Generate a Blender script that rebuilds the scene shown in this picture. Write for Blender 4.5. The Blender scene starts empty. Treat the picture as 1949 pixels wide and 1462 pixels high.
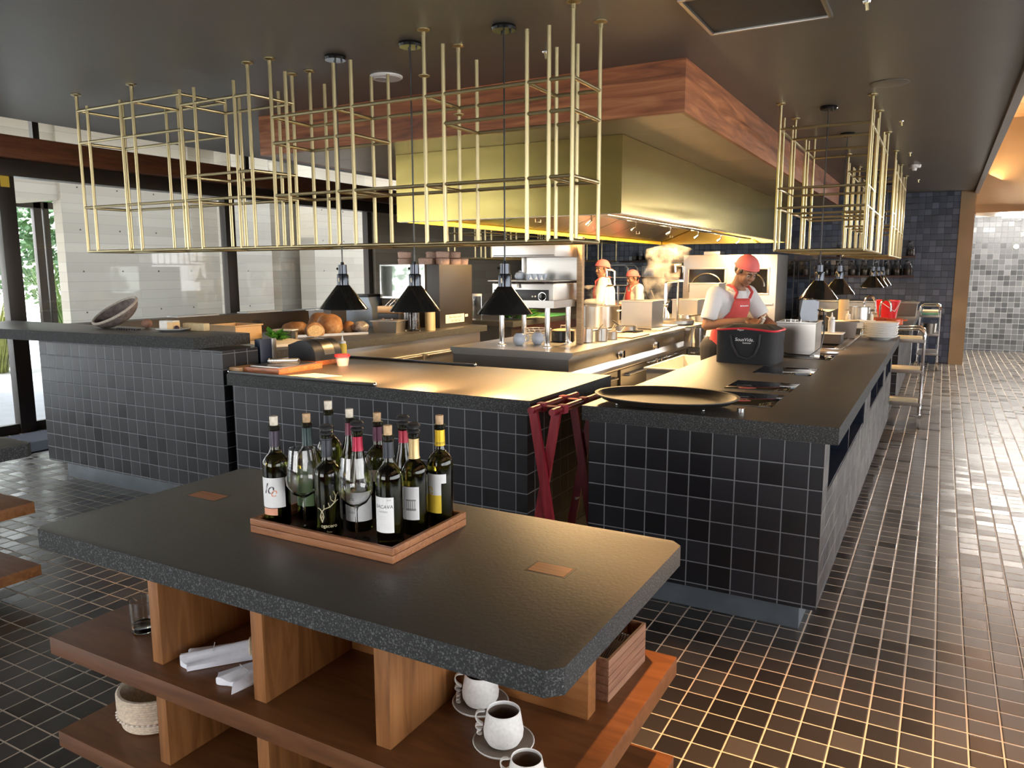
import bpy, bmesh, math, random
from mathutils import Vector, Matrix, noise
random.seed(7)
PI = math.pi
S = bpy.context.scene
COL = S.collection

# ------------------------------------------------------------------ camera
cam_d = bpy.data.cameras.new('camera')
cam_d.sensor_width = 36.0
cam_d.lens = 1460.437 / 1949.0 * 36.0
cam_d.clip_start = 0.05
cam = bpy.data.objects.new('camera', cam_d)
COL.objects.link(cam)
_yw, _pt, _rl = math.radians(-29.1323), math.radians(-8.4207), math.radians(-0.1528)
_f = Vector((math.sin(_yw) * math.cos(_pt), math.cos(_yw) * math.cos(_pt), math.sin(_pt)))
_r = Vector((math.cos(_yw), -math.sin(_yw), 0))
_u = _r.cross(_f)
_R = _r * math.cos(_rl) + _u * math.sin(_rl)
_U = -_r * math.sin(_rl) + _u * math.cos(_rl)
_m = Matrix((_R, _U, -_f)).transposed().to_4x4()
_m.translation = Vector((0, 0, 1.5475))
cam.matrix_world = _m
S.camera = cam

# ------------------------------------------------------------------ world, sun, big lights, exposure
S.view_settings.view_transform = 'Standard'
S.view_settings.look = 'None'
S.view_settings.gamma = 1.0
S.view_settings.use_curve_mapping = False
S.view_settings.exposure = 1.4
W = bpy.data.worlds.new('sky'); S.world = W; W.use_nodes = True
wn = W.node_tree.nodes; wl = W.node_tree.links
bg = wn['Background']
tc = wn.new('ShaderNodeTexCoord'); sp = wn.new('ShaderNodeSeparateXYZ'); rp = wn.new('ShaderNodeValToRGB')
wl.new(tc.outputs['Generated'], sp.inputs[0]); wl.new(sp.outputs['Z'], rp.inputs[0])
rp.color_ramp.elements[0].position = 0.0; rp.color_ramp.elements[0].color = (0.95, 0.93, 0.90, 1)
rp.color_ramp.elements[1].position = 0.6; rp.color_ramp.elements[1].color = (0.70, 0.78, 0.92, 1)
wl.new(rp.outputs[0], bg.inputs['Color'])
bg.inputs['Strength'].default_value = 3.5
S.cycles.max_bounces = 18; S.cycles.diffuse_bounces = 4; S.cycles.glossy_bounces = 4
S.cycles.transmission_bounces = 18; S.cycles.transparent_max_bounces = 16
S.cycles.sample_clamp_indirect = 6.0
S.cycles.caustics_refractive = False; S.cycles.caustics_reflective = False

def light(name, kind, loc, energy, color, size=0.1, sizey=None, rot=(0, 0, 0), spot=None, blend=0.4):
    d = bpy.data.lights.new(name, kind); d.energy = energy; d.color = color
    if kind == 'AREA':
        d.size = size
        if sizey: d.shape = 'RECTANGLE'; d.size_y = sizey
    elif kind == 'SUN': d.angle = size
    else: d.shadow_soft_size = size
    if spot: d.spot_size = spot; d.spot_blend = blend
    o = bpy.data.objects.new(name, d); COL.objects.link(o); o.location = loc; o.rotation_euler = rot
    return o
WARM = (1.0, 0.66, 0.32); DEEP = (1.0, 0.52, 0.2)
# high sun over the courtyard on the left; the roof keeps it out of the room
light('sun', 'SUN', (-20, -10, 20), 2.6, (1.0, 0.95, 0.86), 0.01, rot=Vector((0.30, 0.42, -0.86)).to_track_quat('-Z', 'Y').to_euler())

# ------------------------------------------------------------------ materials
MATS = {}
def nodes(name):
    m = bpy.data.materials.new(name); m.use_nodes = True
    nt = m.node_tree; b = nt.nodes['Principled BSDF']
    MATS[name] = m
    return m, nt, b
def setb(b, col=None, rough=None, metal=None, **k):
    if col is not None: b.inputs['Base Color'].default_value = (*col, 1)
    if rough is not None: b.inputs['Roughness'].default_value = rough
    if metal is not None: b.inputs['Metallic'].default_value = metal
    for n, v in k.items(): b.inputs[n.replace('_', ' ')].default_value = v
def nz(nt, scale, detail=4, coord='Object', dist=0.0, vec=None, stretch=None):
    t = nt.nodes.new('ShaderNodeTexNoise'); t.inputs['Scale'].default_value = scale
    t.inputs['Detail'].default_value = detail; t.inputs['Distortion'].default_value = dist
    c = nt.nodes.new('ShaderNodeTexCoord'); src = c.outputs[coord]
    if stretch:
        mp = nt.nodes.new('ShaderNodeMapping'); mp.inputs['Scale'].default_value = stretch
        nt.links.new(src, mp.inputs[0]); src = mp.outputs[0]
    nt.links.new(src, t.inputs['Vector'])
    return t.outputs['Fac']
def ramp(nt, fac, stops):
    r = nt.nodes.new('ShaderNodeValToRGB'); e = r.color_ramp.elements
    while len(e) < len(stops): e.new(0.5)
    for i, (p, c) in enumerate(stops):
        e[i].position = p; e[i].color = (*c, 1) if len(c) == 3 else c
    nt.links.new(fac, r.inputs[0]); return r.outputs[0]
def bump(nt, b, h, strength=0.2, dist=0.01):
    n = nt.nodes.new('ShaderNodeBump'); n.inputs['Strength'].default_value = strength; n.inputs['Distance'].default_value = dist
    nt.links.new(h, n.inputs['Height']); nt.links.new(n.outputs[0], b.inputs['Normal'])
def M(name, col, rough=0.5, metal=0.0, var=0.0, vscale=8, bmp=0, bscale=60, **k):
    """plain surface with a little procedural unevenness"""
    if name in MATS: return MATS[name]
    m, nt, b = nodes(name); setb(b, col, rough, metal, **k)
    v = var or 0.06
    f = nz(nt, vscale)
    c = ramp(nt, f, [(0.3, tuple(x * (1 - v) for x in col)), (0.7, tuple(min(1, x * (1 + v)) for x in col))])
    nt.links.new(c, b.inputs['Base Color'])
    if bmp: bump(nt, b, nz(nt, bscale), bmp, 0.004)
    return m
def wood(name, dark, mid, lite, rough=0.35, scale=1.0, axis=(1, 12, 12), coat=0.0, bmp=0.05):
    m, nt, b = nodes(name)
    f = nz(nt, 3.0 * scale, 8, dist=1.2, stretch=axis)
    c = ramp(nt, f, [(0.28, dark), (0.5, mid), (0.74, lite)])
    nt.links.new(c, b.inputs['Base Color']); setb(b, None, rough)
    b.inputs['Coat Weight'].default_value = coat; b.inputs['Coat Roughness'].default_value = 0.15
    bump(nt, b, f, bmp, 0.003); return m
def tile(name, ca, cb, grout, rough=0.22, rvar=0.15, gw=0.022, tilt=0.015, bstr=0.6, dark=0.7, spec=0.5, ior=1.5):
    """square tiles, one UV unit each, every tile slightly different"""
    m, nt, b = nodes(name); L = nt.links.new
    def math_(op, a, c=None, d=None):
        n = nt.nodes.new('ShaderNodeMath'); n.operation = op
        for i, v in enumerate((a, c, d)):
            if v is None: continue
            if isinstance(v, (int, float)): n.inputs[i].default_value = v
            else: L(v, n.inputs[i])
        return n.outputs[0]
    uv = nt.nodes.new('ShaderNodeTexCoord').outputs['UV']
    s = nt.nodes.new('ShaderNodeSeparateXYZ'); L(uv, s.inputs[0])
    fu = math_('FRACT', s.outputs[0]); fv = math_('FRACT', s.outputs[1])
    eu = math_('MINIMUM', fu, math_('SUBTRACT', 1.0, fu)); ev = math_('MINIMUM', fv, math_('SUBTRACT', 1.0, fv))
    e = math_('MINIMUM', eu, ev)
    mr = nt.nodes.new('ShaderNodeMapRange'); mr.interpolation_type = 'SMOOTHSTEP'
    mr.inputs[1].default_value = gw * 0.8; mr.inputs[2].default_value = gw * 1.2; L(e, mr.inputs[0])
    mask = mr.outputs[0]
    hb = nt.nodes.new('ShaderNodeMapRange'); hb.interpolation_type = 'SMOOTHSTEP'
    hb.inputs[1].default_value = gw * 0.6; hb.inputs[2].default_value = gw * 2.6; L(e, hb.inputs[0])
    fl = nt.nodes.new('ShaderNodeVectorMath'); fl.operation = 'FLOOR'; L(uv, fl.inputs[0])
    wn_ = nt.nodes.new('ShaderNodeTexWhiteNoise'); wn_.noise_dimensions = '3D'; L(fl.outputs[0], wn_.inputs['Vector'])
    rnd = wn_.outputs['Value']
    c = ramp(nt, rnd, [(0.0, tuple(x * dark for x in ca)), (0.5, ca), (1.0, cb)])
    mx = nt.nodes.new('ShaderNodeMix'); mx.data_type = 'RGBA'; L(mask, mx.inputs[0])
    mx.inputs[6].default_value = (*grout, 1); L(c, mx.inputs[7]); L(mx.outputs[2], b.inputs['Base Color'])
    r2 = math_('MULTIPLY_ADD', rnd, rvar, rough)
    r3 = nt.nodes.new('ShaderNodeMix'); L(mask, r3.inputs[0]); r3.inputs[2].default_value = 0.6; L(r2, r3.inputs[3])
    L(r3.outputs[0], b.inputs['Roughness'])
    # tilt each tile a touch and round its edges
    sep = nt.nodes.new('ShaderNodeSeparateColor'); L(wn_.outputs['Color'], sep.inputs[0])
    tl = math_('ADD', math_('MULTIPLY', math_('SUBTRACT', sep.outputs[0], 0.5), fu), math_('MULTIPLY', math_('SUBTRACT', sep.outputs[1], 0.5), fv))
    h = math_('ADD', math_('MULTIPLY', hb.outputs[0], 0.35), math_('MULTIPLY', tl, tilt * 10))
    h2 = math_('ADD', h, math_('MULTIPLY', nz(nt, 30.0, 2), 0.03))
    bump(nt, b, h2, bstr, 0.006); setb(b, Specular_IOR_Level=spec, IOR=ior)
    return m
def granite(name, col, spk, rough=0.3, spec=0.9, ior=1.75):
    m, nt, b = nodes(name)
    f1 = nz(nt, 260, 3); f2 = nz(nt, 90, 4)
    c = ramp(nt, f1, [(0.3, tuple(x * 0.55 for x in col)), (0.52, col), (0.68, spk), (0.8, tuple(min(1, x * 2.2) for x in spk))])
    nt.links.new(c, b.inputs['Base Color'])
    r = ramp(nt, f1, [(0.3, (rough * 0.8,) * 3), (0.8, (rough * 1.5,) * 3)]); nt.links.new(r, b.inputs['Roughness'])
    bump(nt, b, f2, 0.22, 0.003); setb(b, Specular_IOR_Level=spec, IOR=ior)
    return m
def steel(name, col=(0.54, 0.52, 0.49), rough=0.3, brush=(2, 90, 90)):
    m, nt, b = nodes(name); setb(b, col, rough, 1.0)
    f = nz(nt, 6, 5, stretch=brush)
    c = ramp(nt, f, [(0.3, tuple(x * 0.95 for x in col)), (0.7, col)]); nt.links.new(c, b.inputs['Base Color'])
    r = ramp(nt, f, [(0.25, (rough * 0.97,) * 3), (0.75, (rough * 1.05,) * 3)]); nt.links.new(r, b.inputs['Roughness'])
    return m
def emit(name, col, strength):
    m, nt, b = nodes(name); setb(b, (0.8, 0.8, 0.8), 0.5)
    b.inputs['Emission Color'].default_value = (*col, 1); b.inputs['Emission Strength'].default_value = strength
    return m
def glassm(name, col=(1, 1, 1), rough=0.0, ior=1.45, alpha_mix=None):
    m, nt, b = nodes(name); setb(b, col, rough, Transmission_Weight=1.0, IOR=ior)
    if alpha_mix is not None:      # thin pane: mostly clear, keeps its reflections
        t = nt.nodes.new('ShaderNodeBsdfTransparent'); t.inputs[0].default_value = (*col, 1)
        g = nt.nodes.new('ShaderNodeBsdfGlossy'); g.inputs['Roughness'].default_value = 0.02
        lw = nt.nodes.new('ShaderNodeLayerWeight'); pw_ = nt.nodes.new('ShaderNodeMath'); pw_.operation = 'POWER'; pw_.inputs[1].default_value = 4.0
        fr = nt.nodes.new('ShaderNodeMath'); fr.operation = 'MULTIPLY_ADD'; fr.inputs[1].default_value = 0.6; fr.inputs[2].default_value = 0.025
        nt.links.new(lw.outputs['Facing'], pw_.inputs[0]); nt.links.new(pw_.outputs[0], fr.inputs[0])
        x = nt.nodes.new('ShaderNodeMixShader'); L = nt.links.new
        L(fr.outputs[0], x.inputs[0]); L(t.outputs[0], x.inputs[1]); L(g.outputs[0], x.inputs[2])
        L(x.outputs[0], nt.nodes['Material Output'].inputs[0])
    return m

FLOOR = tile('floor_tile', (0.024, 0.020, 0.018), (0.042, 0.036, 0.032), (0.60, 0.50, 0.38), 0.24, 0.18, 0.026, 0.010, spec=0.9, ior=1.75)
NAVY = tile('navy_tile', (0.011, 0.012, 0.016), (0.019, 0.020, 0.026), (0.17, 0.18, 0.20), 0.30, 0.14, 0.021, 0.012, spec=0.35)
BLUE = tile('blue_wall_tile', (0.065, 0.084, 0.135), (0.14, 0.165, 0.24), (0.012, 0.013, 0.018), 0.25, 0.2, 0.025, 0.012)
GREY = tile('grey_corridor_tile', (0.07, 0.075, 0.08), (0.13, 0.135, 0.14), (0.30, 0.30, 0.30), 0.22, 0.2, 0.02, 0.012)
GRAN = granite('dark_granite', (0.020, 0.0185, 0.016), (0.07, 0.066, 0.058), 0.40)
GRAN2 = granite('grey_granite', (0.040, 0.043, 0.044), (0.11, 0.115, 0.12), 0.36)
GEDGE = granite('rough_cut_granite', (0.030, 0.032, 0.033), (0.12, 0.125, 0.13), 0.75, 0.35, 1.45)
KICK = M('slate_kickplate', (0.11, 0.13, 0.15), 0.4, 0.1, 0.25, 5)
CEIL = M('ceiling_paint', (0.118, 0.102, 0.086), 0.42, 0, 0.06, 2)
REDWOOD = wood('red_polished_wood', (0.13, 0.036, 0.012), (0.30, 0.098, 0.034), (0.50, 0.20, 0.08), 0.36, 0.7, (0.7, 0.7, 9), 0.06)
BEAMWOOD = wood('beam_wood', (0.07, 0.022, 0.010), (0.13, 0.042, 0.018), (0.19, 0.07, 0.03), 0.3, 1, (6, 0.7, 9), 0.2)
OAK = wood('brown_shelf_wood', (0.17, 0.065, 0.018), (0.25, 0.10, 0.030), (0.33, 0.145, 0.048), 0.4, 1.0, (1.2, 9, 9), 0.0)
OAKV = wood('brown_upright_wood', (0.16, 0.062, 0.018), (0.26, 0.108, 0.034), (0.36, 0.160, 0.056), 0.42, 1.0, (9, 9, 1.0), 0.0)
OAKD = wood('dark_shelf_wood', (0.085, 0.031, 0.010), (0.125, 0.047, 0.015), (0.165, 0.066, 0.022), 0.38, 1.0, (1.2, 9, 9), 0.0)
PALEWOOD = wood('pale_wood', (0.42, 0.24, 0.11), (0.55, 0.34, 0.17), (0.66, 0.43, 0.23), 0.45)
ORANGEWOOD = wood('orange_board_wood', (0.22, 0.06, 0.02), (0.42, 0.13, 0.045), (0.55, 0.2, 0.08), 0.35)
WALLWOOD = wood('warm_panel_wood', (0.40, 0.20, 0.075), (0.52, 0.28, 0.11), (0.62, 0.36, 0.16), 0.5, 0.6, (3, 3, 1))
BRASS = M('satin_brass', (0.46, 0.385, 0.215), 0.33, 1.0, 0.05)
HOODB = M('hood_brass', (0.48, 0.39, 0.13), 0.2, 1.0, 0.07, 2)
STEEL = steel('brushed_steel')
STEELD = steel('dark_steel', (0.36, 0.34, 0.31), 0.3)
CHROME = M('chrome', (0.8, 0.8, 0.8), 0.12, 1.0, 0.02)
BLACK = M('black_metal', (0.012, 0.012, 0.013), 0.32, 0.0, 0.1)
BLACKG = M('black_enamel', (0.008, 0.008, 0.008), 0.12, 0.0, 0.05)
GREYP = M('dark_grey_plastic', (0.03, 0.032, 0.036), 0.4)
FRAME = M('bronze_frame', (0.028, 0.022, 0.018), 0.35, 0.3)
WHITE = M('white_glaze', (0.80, 0.80, 0.79), 0.15, 0, 0.02)
WHITEP = M('white_plastic', (0.75, 0.75, 0.73), 0.4, 0, 0.03)
PANE = glassm('window_glass', (0.97, 0.98, 0.98), alpha_mix=1)
CLEAR = glassm('clear_glass', (1, 1, 1), 0.0, 1.5)

# ------------------------------------------------------------------ mesh building
def link(o): COL.objects.link(o); return o
class MB:
    """collects shapes given in world metres; build() makes ONE mesh object with its origin at org"""
    def __init__(self, org=(0, 0, 0), rz=0.0):
        self.bm = bmesh.new(); self.org = Vector(org); self.mi = 0
        self.R = Matrix.Rotation(rz, 4, 'Z')
    def _new(self, f0):
        for f in list(self.bm.faces)[f0:]: f.material_index = self.mi
    def poly(self, vs, fs):
        f0 = len(self.bm.faces)
        v = [self.bm.verts.new(p) for p in vs]
        for f in fs:
            try: self.bm.faces.new([v[i] for i in f])
            except ValueError: pass
        self._new(f0); return v
    def box(self, x0, x1, y0, y1, z0, z1, bev=0.0):
        if x0 > x1: x0, x1 = x1, x0
        if y0 > y1: y0, y1 = y1, y0
        if z0 > z1: z0, z1 = z1, z0
        f0 = len(self.bm.faces)
        if bev <= 0:
            self.poly([(x, y, z) for z in (z0, z1) for y in (y0, y1) for x in (x0, x1)],
                      [(0, 2, 3, 1), (4, 5, 7, 6), (0, 1, 5, 4), (2, 6, 7, 3), (0, 4, 6, 2), (1, 3, 7, 5)])
        else:
            t = bmesh.new()
            bmesh.ops.create_cube(t, size=1)
            for v in t.verts: v.co = Vector(((x0 + x1) / 2 + v.co.x * (x1 - x0), (y0 + y1) / 2 + v.co.y * (y1 - y0), (z0 + z1) / 2 + v.co.z * (z1 - z0)))
            bmesh.ops.bevel(t, geom=list(t.edges), offset=bev, segments=2, profile=0.7, affect='EDGES')
            self._merge(t)
        return self
    def _merge(self, t):
        f0 = len(self.bm.faces)
        me = bpy.data.meshes.new('_t'); t.to_mesh(me); t.free(); self.bm.from_mesh(me); bpy.data.meshes.remove(me)
        self.bm.faces.ensure_lookup_table(); self._new(f0)
    def prism(self, pts, z0, z1, bev=0.0):
        t = bmesh.new(); n = len(pts)
        a = [t.verts.new((p[0], p[1], z0)) for p in pts]; b = [t.verts.new((p[0], p[1], z1)) for p in pts]
        t.faces.new(a[::-1]); t.faces.new(b)
        for i in range(n): t.faces.new([a[i], a[(i + 1) % n], b[(i + 1) % n], b[i]])
        bmesh.ops.recalc_face_normals(t, faces=list(t.faces))
        if bev > 0: bmesh.ops.bevel(t, geom=list(t.edges), offset=bev, segments=2, profile=0.7, affect='EDGES')
        self._merge(t); return self
    def extr(self, pts, axis, a, b):
        """closed profile extruded along an axis; pts are (y,z) for 'x', (x,z) for 'y'"""
        def P(p, t): return (t, p[0], p[1]) if axis == 'x' else (p[0], t, p[1])
        n = len(pts); vs = [P(p, a) for p in pts] + [P(p, b) for p in pts]
        fs = [tuple(range(n))[::-1], tuple(range(n, 2 * n))] + [(i, (i + 1) % n, n + (i + 1) % n, n + i) for i in range(n)]
        self.poly(vs, fs); return self
    def tube(self, pts, r, seg=8, cap=True, closed=False):
        pts = [Vector(p) for p in pts]; n = len(pts)
        rs = r if isinstance(r, (list, tuple)) else [r] * n
        rings = []; up = None
        for i, p in enumerate(pts):
            if closed: d = (pts[(i + 1) % n] - pts[i - 1])
            else: d = (pts[min(i + 1, n - 1)] - pts[max(i - 1, 0)])
            d.normalize()
            if up is None: up = d.orthogonal().normalized()
            up = (up - d * up.dot(d))
            if up.length < 1e-5: up = d.orthogonal()
            up.normalize(); w = d.cross(up)
            rings.append([p + (up * math.cos(2 * PI * k / seg) + w * math.sin(2 * PI * k / seg)) * rs[i] for k in range(seg)])
        vs = [v for rg in rings for v in rg]; fs = []
        for i in range(n if closed else n - 1):
            j = (i + 1) % n
            for k in range(seg): fs.append((i * seg + k, i * seg + (k + 1) % seg, j * seg + (k + 1) % seg, j * seg + k))
        if cap and not closed: fs += [tuple(range(seg))[::-1], tuple(range((n - 1) * seg, n * seg))]
        self.poly(vs, fs); return self
    def lathe(self, prof, c=(0, 0, 0), seg=24, sx=1.0, sy=1.0, mtx=None):
        """profile of (radius, z) turned about the vertical through c"""
        f0 = len(self.bm.faces); rows = []; c = Vector(c)
        def P(v): return (mtx @ Vector(v)) + c if mtx else Vector(v) + c
        for r, z in prof:
            if r < 1e-6: rows.append([self.bm.verts.new(P((0, 0, z)))])
            else: rows.append([self.bm.verts.new(P((r * sx * math.cos(2 * PI * k / seg), r * sy * math.sin(2 * PI * k / seg), z))) for k in range(seg)])
        for a, b in zip(rows, rows[1:]):
            for k in range(seg):
                q = [a[k % len(a)], a[(k + 1) % len(a)], b[(k + 1) % len(b)], b[k % len(b)]]
                q2 = []
                for v in q:
                    if v not in q2: q2.append(v)
                if len(q2) > 2:
                    try: self.bm.faces.new(q2)
                    except ValueError: pass
        self._new(f0); return self
    def ball(self, c, r, seg=16, sz=(1, 1, 1), mtx=None):
        n = max(6, seg // 2)
        pr = [(r * math.sin(PI * i / n), -r * math.cos(PI * i / n) * sz[2]) for i in range(n + 1)]
        pr[0] = (0, pr[0][1]); pr[-1] = (0, pr[-1][1])
        return self.lathe(pr, c, seg, sz[0], sz[1], mtx)
    def uvtile(self, o=(0, 0, 0), q=0.1):
        uv = self.bm.loops.layers.uv.verify(); self.bm.normal_update()
        for f in self.bm.faces:
            n = f.normal; ax = max(range(3), key=lambda i: abs(n[i]))
            for lp in f.loops:
                p = lp.vert.co
                a = ((p.y - o[1], p.z - o[2]), (p.x - o[0], p.z - o[2]), (p.x - o[0], p.y - o[1]))[ax]
                lp[uv].uv = (a[0] / q, a[1] / q)
        return self
    def build(self, name, mat, parent=None, smooth=True, angle=35, recalc=True):
        bm = self.bm
        if recalc: bmesh.ops.recalc_face_normals(bm, faces=list(bm.faces))
        for v in bm.verts: v.co -= self.org
        if smooth:
            bm.normal_update(); lim = math.radians(angle)
            for f in bm.faces: f.smooth = True
            for e in bm.edges:
                if len(e.link_faces) == 2: e.smooth = e.calc_face_angle(0) < lim
        me = bpy.data.meshes.new(name); bm.to_mesh(me); bm.free()
        for m in (mat if isinstance(mat, (list, tuple)) else [mat]): me.materials.append(m)
        o = bpy.data.objects.new(name, me); link(o)
        if parent is not None: o.parent = parent
        else: o.location = self.org
        return o
def thing(name, label, cat, loc=(0, 0, 0), rz=0.0, group=None):
    o = bpy.data.objects.new(name, None); link(o); o.empty_display_size = 0.05
    o.location = loc; o.rotation_euler = (0, 0, rz); tag(o, label, cat, group); return o
def tag(o, label, cat, group=None):
    o['label'] = label; o['category'] = cat
    if group: o['group'] = group
    return o
def struct(o): o['kind'] = 'structure'; return o
def dup(root, loc, rz=None, label=None, group=None):
    """copy of a thing with copies of its parts and sub-parts"""
    r = root.copy(); link(r); r.location = loc
    if rz is not None: r.rotation_euler = (0, 0, rz)
    if label: r['label'] = label
    if group: r['group'] = group
    for ch in list(root.children):
        c = ch.copy(); link(c); c.parent = r
        for g in list(ch.children):
            d = g.copy(); link(d); d.parent = c
    return r
def text(name, s, size, mat, parent, loc, rot=(PI / 2, 0, 0), depth=0.0008, align='CENTER', sx=1.0, shear=0.0):
    cu = bpy.data.curves.new(name, 'FONT'); cu.body = s; cu.size = size; cu.extrude = depth; cu.align_x = align; cu.align_y = 'CENTER'; cu.shear = shear
    t = bpy.data.objects.new(name, cu); link(t)
    me = bpy.data.meshes.new_from_object(t.evaluated_get(bpy.context.evaluated_depsgraph_get()))
    bpy.data.objects.remove(t); bpy.data.curves.remove(cu)
    me.materials.clear(); me.materials.append(mat)
    o = bpy.data.objects.new(name, me); link(o); o.parent = parent; o.location = loc; o.rotation_euler = rot; o.scale = (sx, 1, 1)
    return o
# ================================================================== SETTING
FX, FY = 0.0767, 0.0301       # phase of the floor grid
YB = 14.5                     # tiled back wall
b = MB((0, 5, 0)); b.box(-7.9, 5.5, -5, 18.2, -0.2, 0.0); b.uvtile((FX, FY, 0)); struct(b.build('floor', FLOOR))
b = MB((-3, 5, 2.79)); b.box(-6.74, 0.34, -4.5, YB + 0.2, 2.79, 2.95); struct(b.build('ceiling', CEIL))
# raised, warm lit ceiling strip on the right and the lower edge trim
b = MB((2.5, 5, 3.6)); b.box(0.34, 5.5, -4.5, 18.2, 3.9, 4.0); struct(b.build('ceiling_right', WALLWOOD))
b = MB((0.4, 5, 2.9)); b.box(0.34, 0.40, -4.5, YB + 0.1, 2.74, 3.9); struct(b.build('trim_1', M('ceiling_edge', (0.09, 0.06, 0.04), 0.5)))
b = MB((-7.4, 5, 3.4)); b.box(-8.3, -6.74, -4.5, YB + 0.2, 3.35, 3.5); struct(b.build('ceiling_left', CEIL))
b = MB((-6.7, 5, 3.1)); b.box(-6.76, -6.70, -4.5, YB + 0.2, 2.791, 3.35); struct(b.build('trim_2', CEIL))
# back wall tiled part, concrete end and corridor
b = MB((-4, YB, 0)); b.box(-7.75, 0.16, YB, YB + 0.2, 0, 3.35); b.uvtile((0.06, 0, 0.02)); struct(b.build('wall_back', BLUE))
CONC = M('warm_concrete', (0.42, 0.30, 0.18), 0.7, 0, 0.18, 1.2, 0.15, 25)
b = MB((0.25, YB, 0)); b.box(0.16, 0.37, YB - 0.02, 17.0, 0, 4.0); b.box(0.37, 5.5, 14.75, 14.95, 2.44, 4.0); struct(b.build('wall_back_right', CONC))
b = MB((2, 17.2, 0)); b.box(0.2, 5.5, 17.2, 17.4, 0, 4.0); b.uvtile((0.39, 0, 0.03)); struct(b.build('wall_corridor', GREY))
b = MB((2, 16, 2.7)); b.box(0.37, 5.5, 14.95, 17.2, 2.75, 2.85); struct(b.build('ceiling_corridor', WHITEP))
light('corridor_tube_light', 'AREA', (0.95, 14.60, 2.38), 42, (1.0, 0.96, 0.88), 2.0, 0.1, rot=Vector((-0.02, -0.18, -0.98)).to_track_quat('-Z', 'Y').to_euler())
# right wall: low wall, lattice posts and daylight between them
LATT = M('lattice_wood', (0.20, 0.12, 0.06), 0.5)
b = MB((4.9, 5, 0)); b.box(4.8, 5.0, -4.5, 14.75, 0, 0.5); b.box(4.8, 5.0, -4.5, 14.75, 2.9, 4.0); b.box(4.8, 5.0, 9.6, 14.75, 0.5, 2.9); struct(b.build('wall_right', BEAMWOOD))
w = struct(MB((4.85, 3, 0.5)).box(4.85, 4.87, -4.5, 9.6, 0.5, 2.9).build('window_2', PANE))
for i in range(10):
    y = -4.2 + i * 1.5
    MB((0, 0, 0)).box(-0.05, 0.06, y - 3 - 0.05, y - 3 + 0.05, 0, 2.4).build('window_frame', LATT, w)
b = MB((0, -4.5, 0)); b.box(-7.75, -4.4, -4.7, -4.5, 0, 4.0); b.box(-0.6, 5.0, -4.7, -4.5, 0, 4.0); b.box(-4.4, -0.6, -4.7, -4.5, 2.6, 4.0); b.box(-4.4, -0.6, -4.7, -4.5, 0, 0.4); struct(b.build('wall_rear', BEAMWOOD))  # unseen wall; its solid parts and opening are laid out to steer the daylight

# ---- glazed left side
EXC = nodes('board_concrete'); m_, nt_, b_ = EXC
br = nt_.nodes.new('ShaderNodeTexBrick'); br.inputs['Scale'].default_value = 1.0
br.inputs['Brick Width'].default_value = 2.3; br.inputs['Row Height'].default_value = 0.14; br.inputs['Mortar Size'].default_value = 0.004
br.inputs['Color1'].default_value = (0.33, 0.295, 0.235, 1); br.inputs['Color2'].default_value = (0.40, 0.36, 0.29, 1); br.inputs['Mortar'].default_value = (0.28, 0.26, 0.23, 1)
tc_ = nt_.nodes.new('ShaderNodeTexCoord'); sx_ = nt_.nodes.new('ShaderNodeSeparateXYZ'); cb_ = nt_.nodes.new('ShaderNodeCombineXYZ'); ad_ = nt_.nodes.new('ShaderNodeMath')
nt_.links.new(tc_.outputs['Object'], sx_.inputs[0]); nt_.links.new(sx_.outputs[0], ad_.inputs[0]); nt_.links.new(sx_.outputs[1], ad_.inputs[1])
nt_.links.new(ad_.outputs[0], cb_.inputs[0]); nt_.links.new(sx_.outputs[2], cb_.inputs[1]); nt_.links.new(cb_.outputs[0], br.inputs['Vector'])
nt_.links.new(br.outputs['Color'], b_.inputs['Base Color']); setb(b_, None, 0.85)
EXC = m_
GX = -7.75
b = MB((GX, 5, 2.67)); b.box(GX + 0.02, GX + 0.22, -4.5, YB, 2.58, 2.785, 0.01); struct(b.build('trim_3', BEAMWOOD))
b = MB((GX, 5, 2.5)); b.box(GX - 0.05, GX + 0.12, -4.5, YB, 2.43, 2.578, 0.008); struct(b.build('trim_4', FRAME))
b = MB((GX, 1.4, 0)); b.box(GX - 0.1, GX + 0.1, 0.7, 1.46, 0, 2.43); struct(b.build('wall_left_rear', EXC))
ys = [1.55, 4.13, 6.72, 9.34]
for i, (ya, yb_) in enumerate(list(zip(ys, ys[1:])) + [(-4.4, -1.85), (-1.85, 0.7)]):
    w = MB((GX, ya, 0)); w.box(GX - 0.006, GX + 0.006, ya + 0.07, yb_ - 0.07, 0.07, 2.43)
    o = struct(w.build('window_%d' % (i + 3), PANE))
    f = MB(); L_ = yb_ - ya
    f.box(-0.05, 0.05, -0.075, 0.075, 0, 2.78, 0.006)
    f.box(-0.03, 0.03, 0.075, L_ - 0.075, 0, 0.09, 0.004)
    f.build('window_frame', FRAME, o)
    if i == 9:
        g = MB(); g.box(-0.03, 0.03, L_ - 0.15, L_ - 0.09, 0.09, 2.43, 0.004); g.build('door_stile', FRAME, o)
    if i == 1:
        MB().ball((0.06, -0.02, 1.07), 0.018).build('lock', CHROME, o)
        MB().box(0.05, 0.053, -0.05, 0.03, 2.33, 2.56).build('sticker', M('yellow_sticker', (0.75, 0.5, 0.05), 0.5), o)
    c = MB((GX, ya, 2.78)); c.box(GX - 0.02, GX + 0.02, ya - 0.02, yb_ - 0.02, 2.79, 3.35)
    cl = struct(c.build('window_%d' % (i + 20), PANE))
    MB().box(-0.03, 0.03, 0.30, 0.36, 0.0, 0.57).build('window_frame', FRAME, cl)
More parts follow.
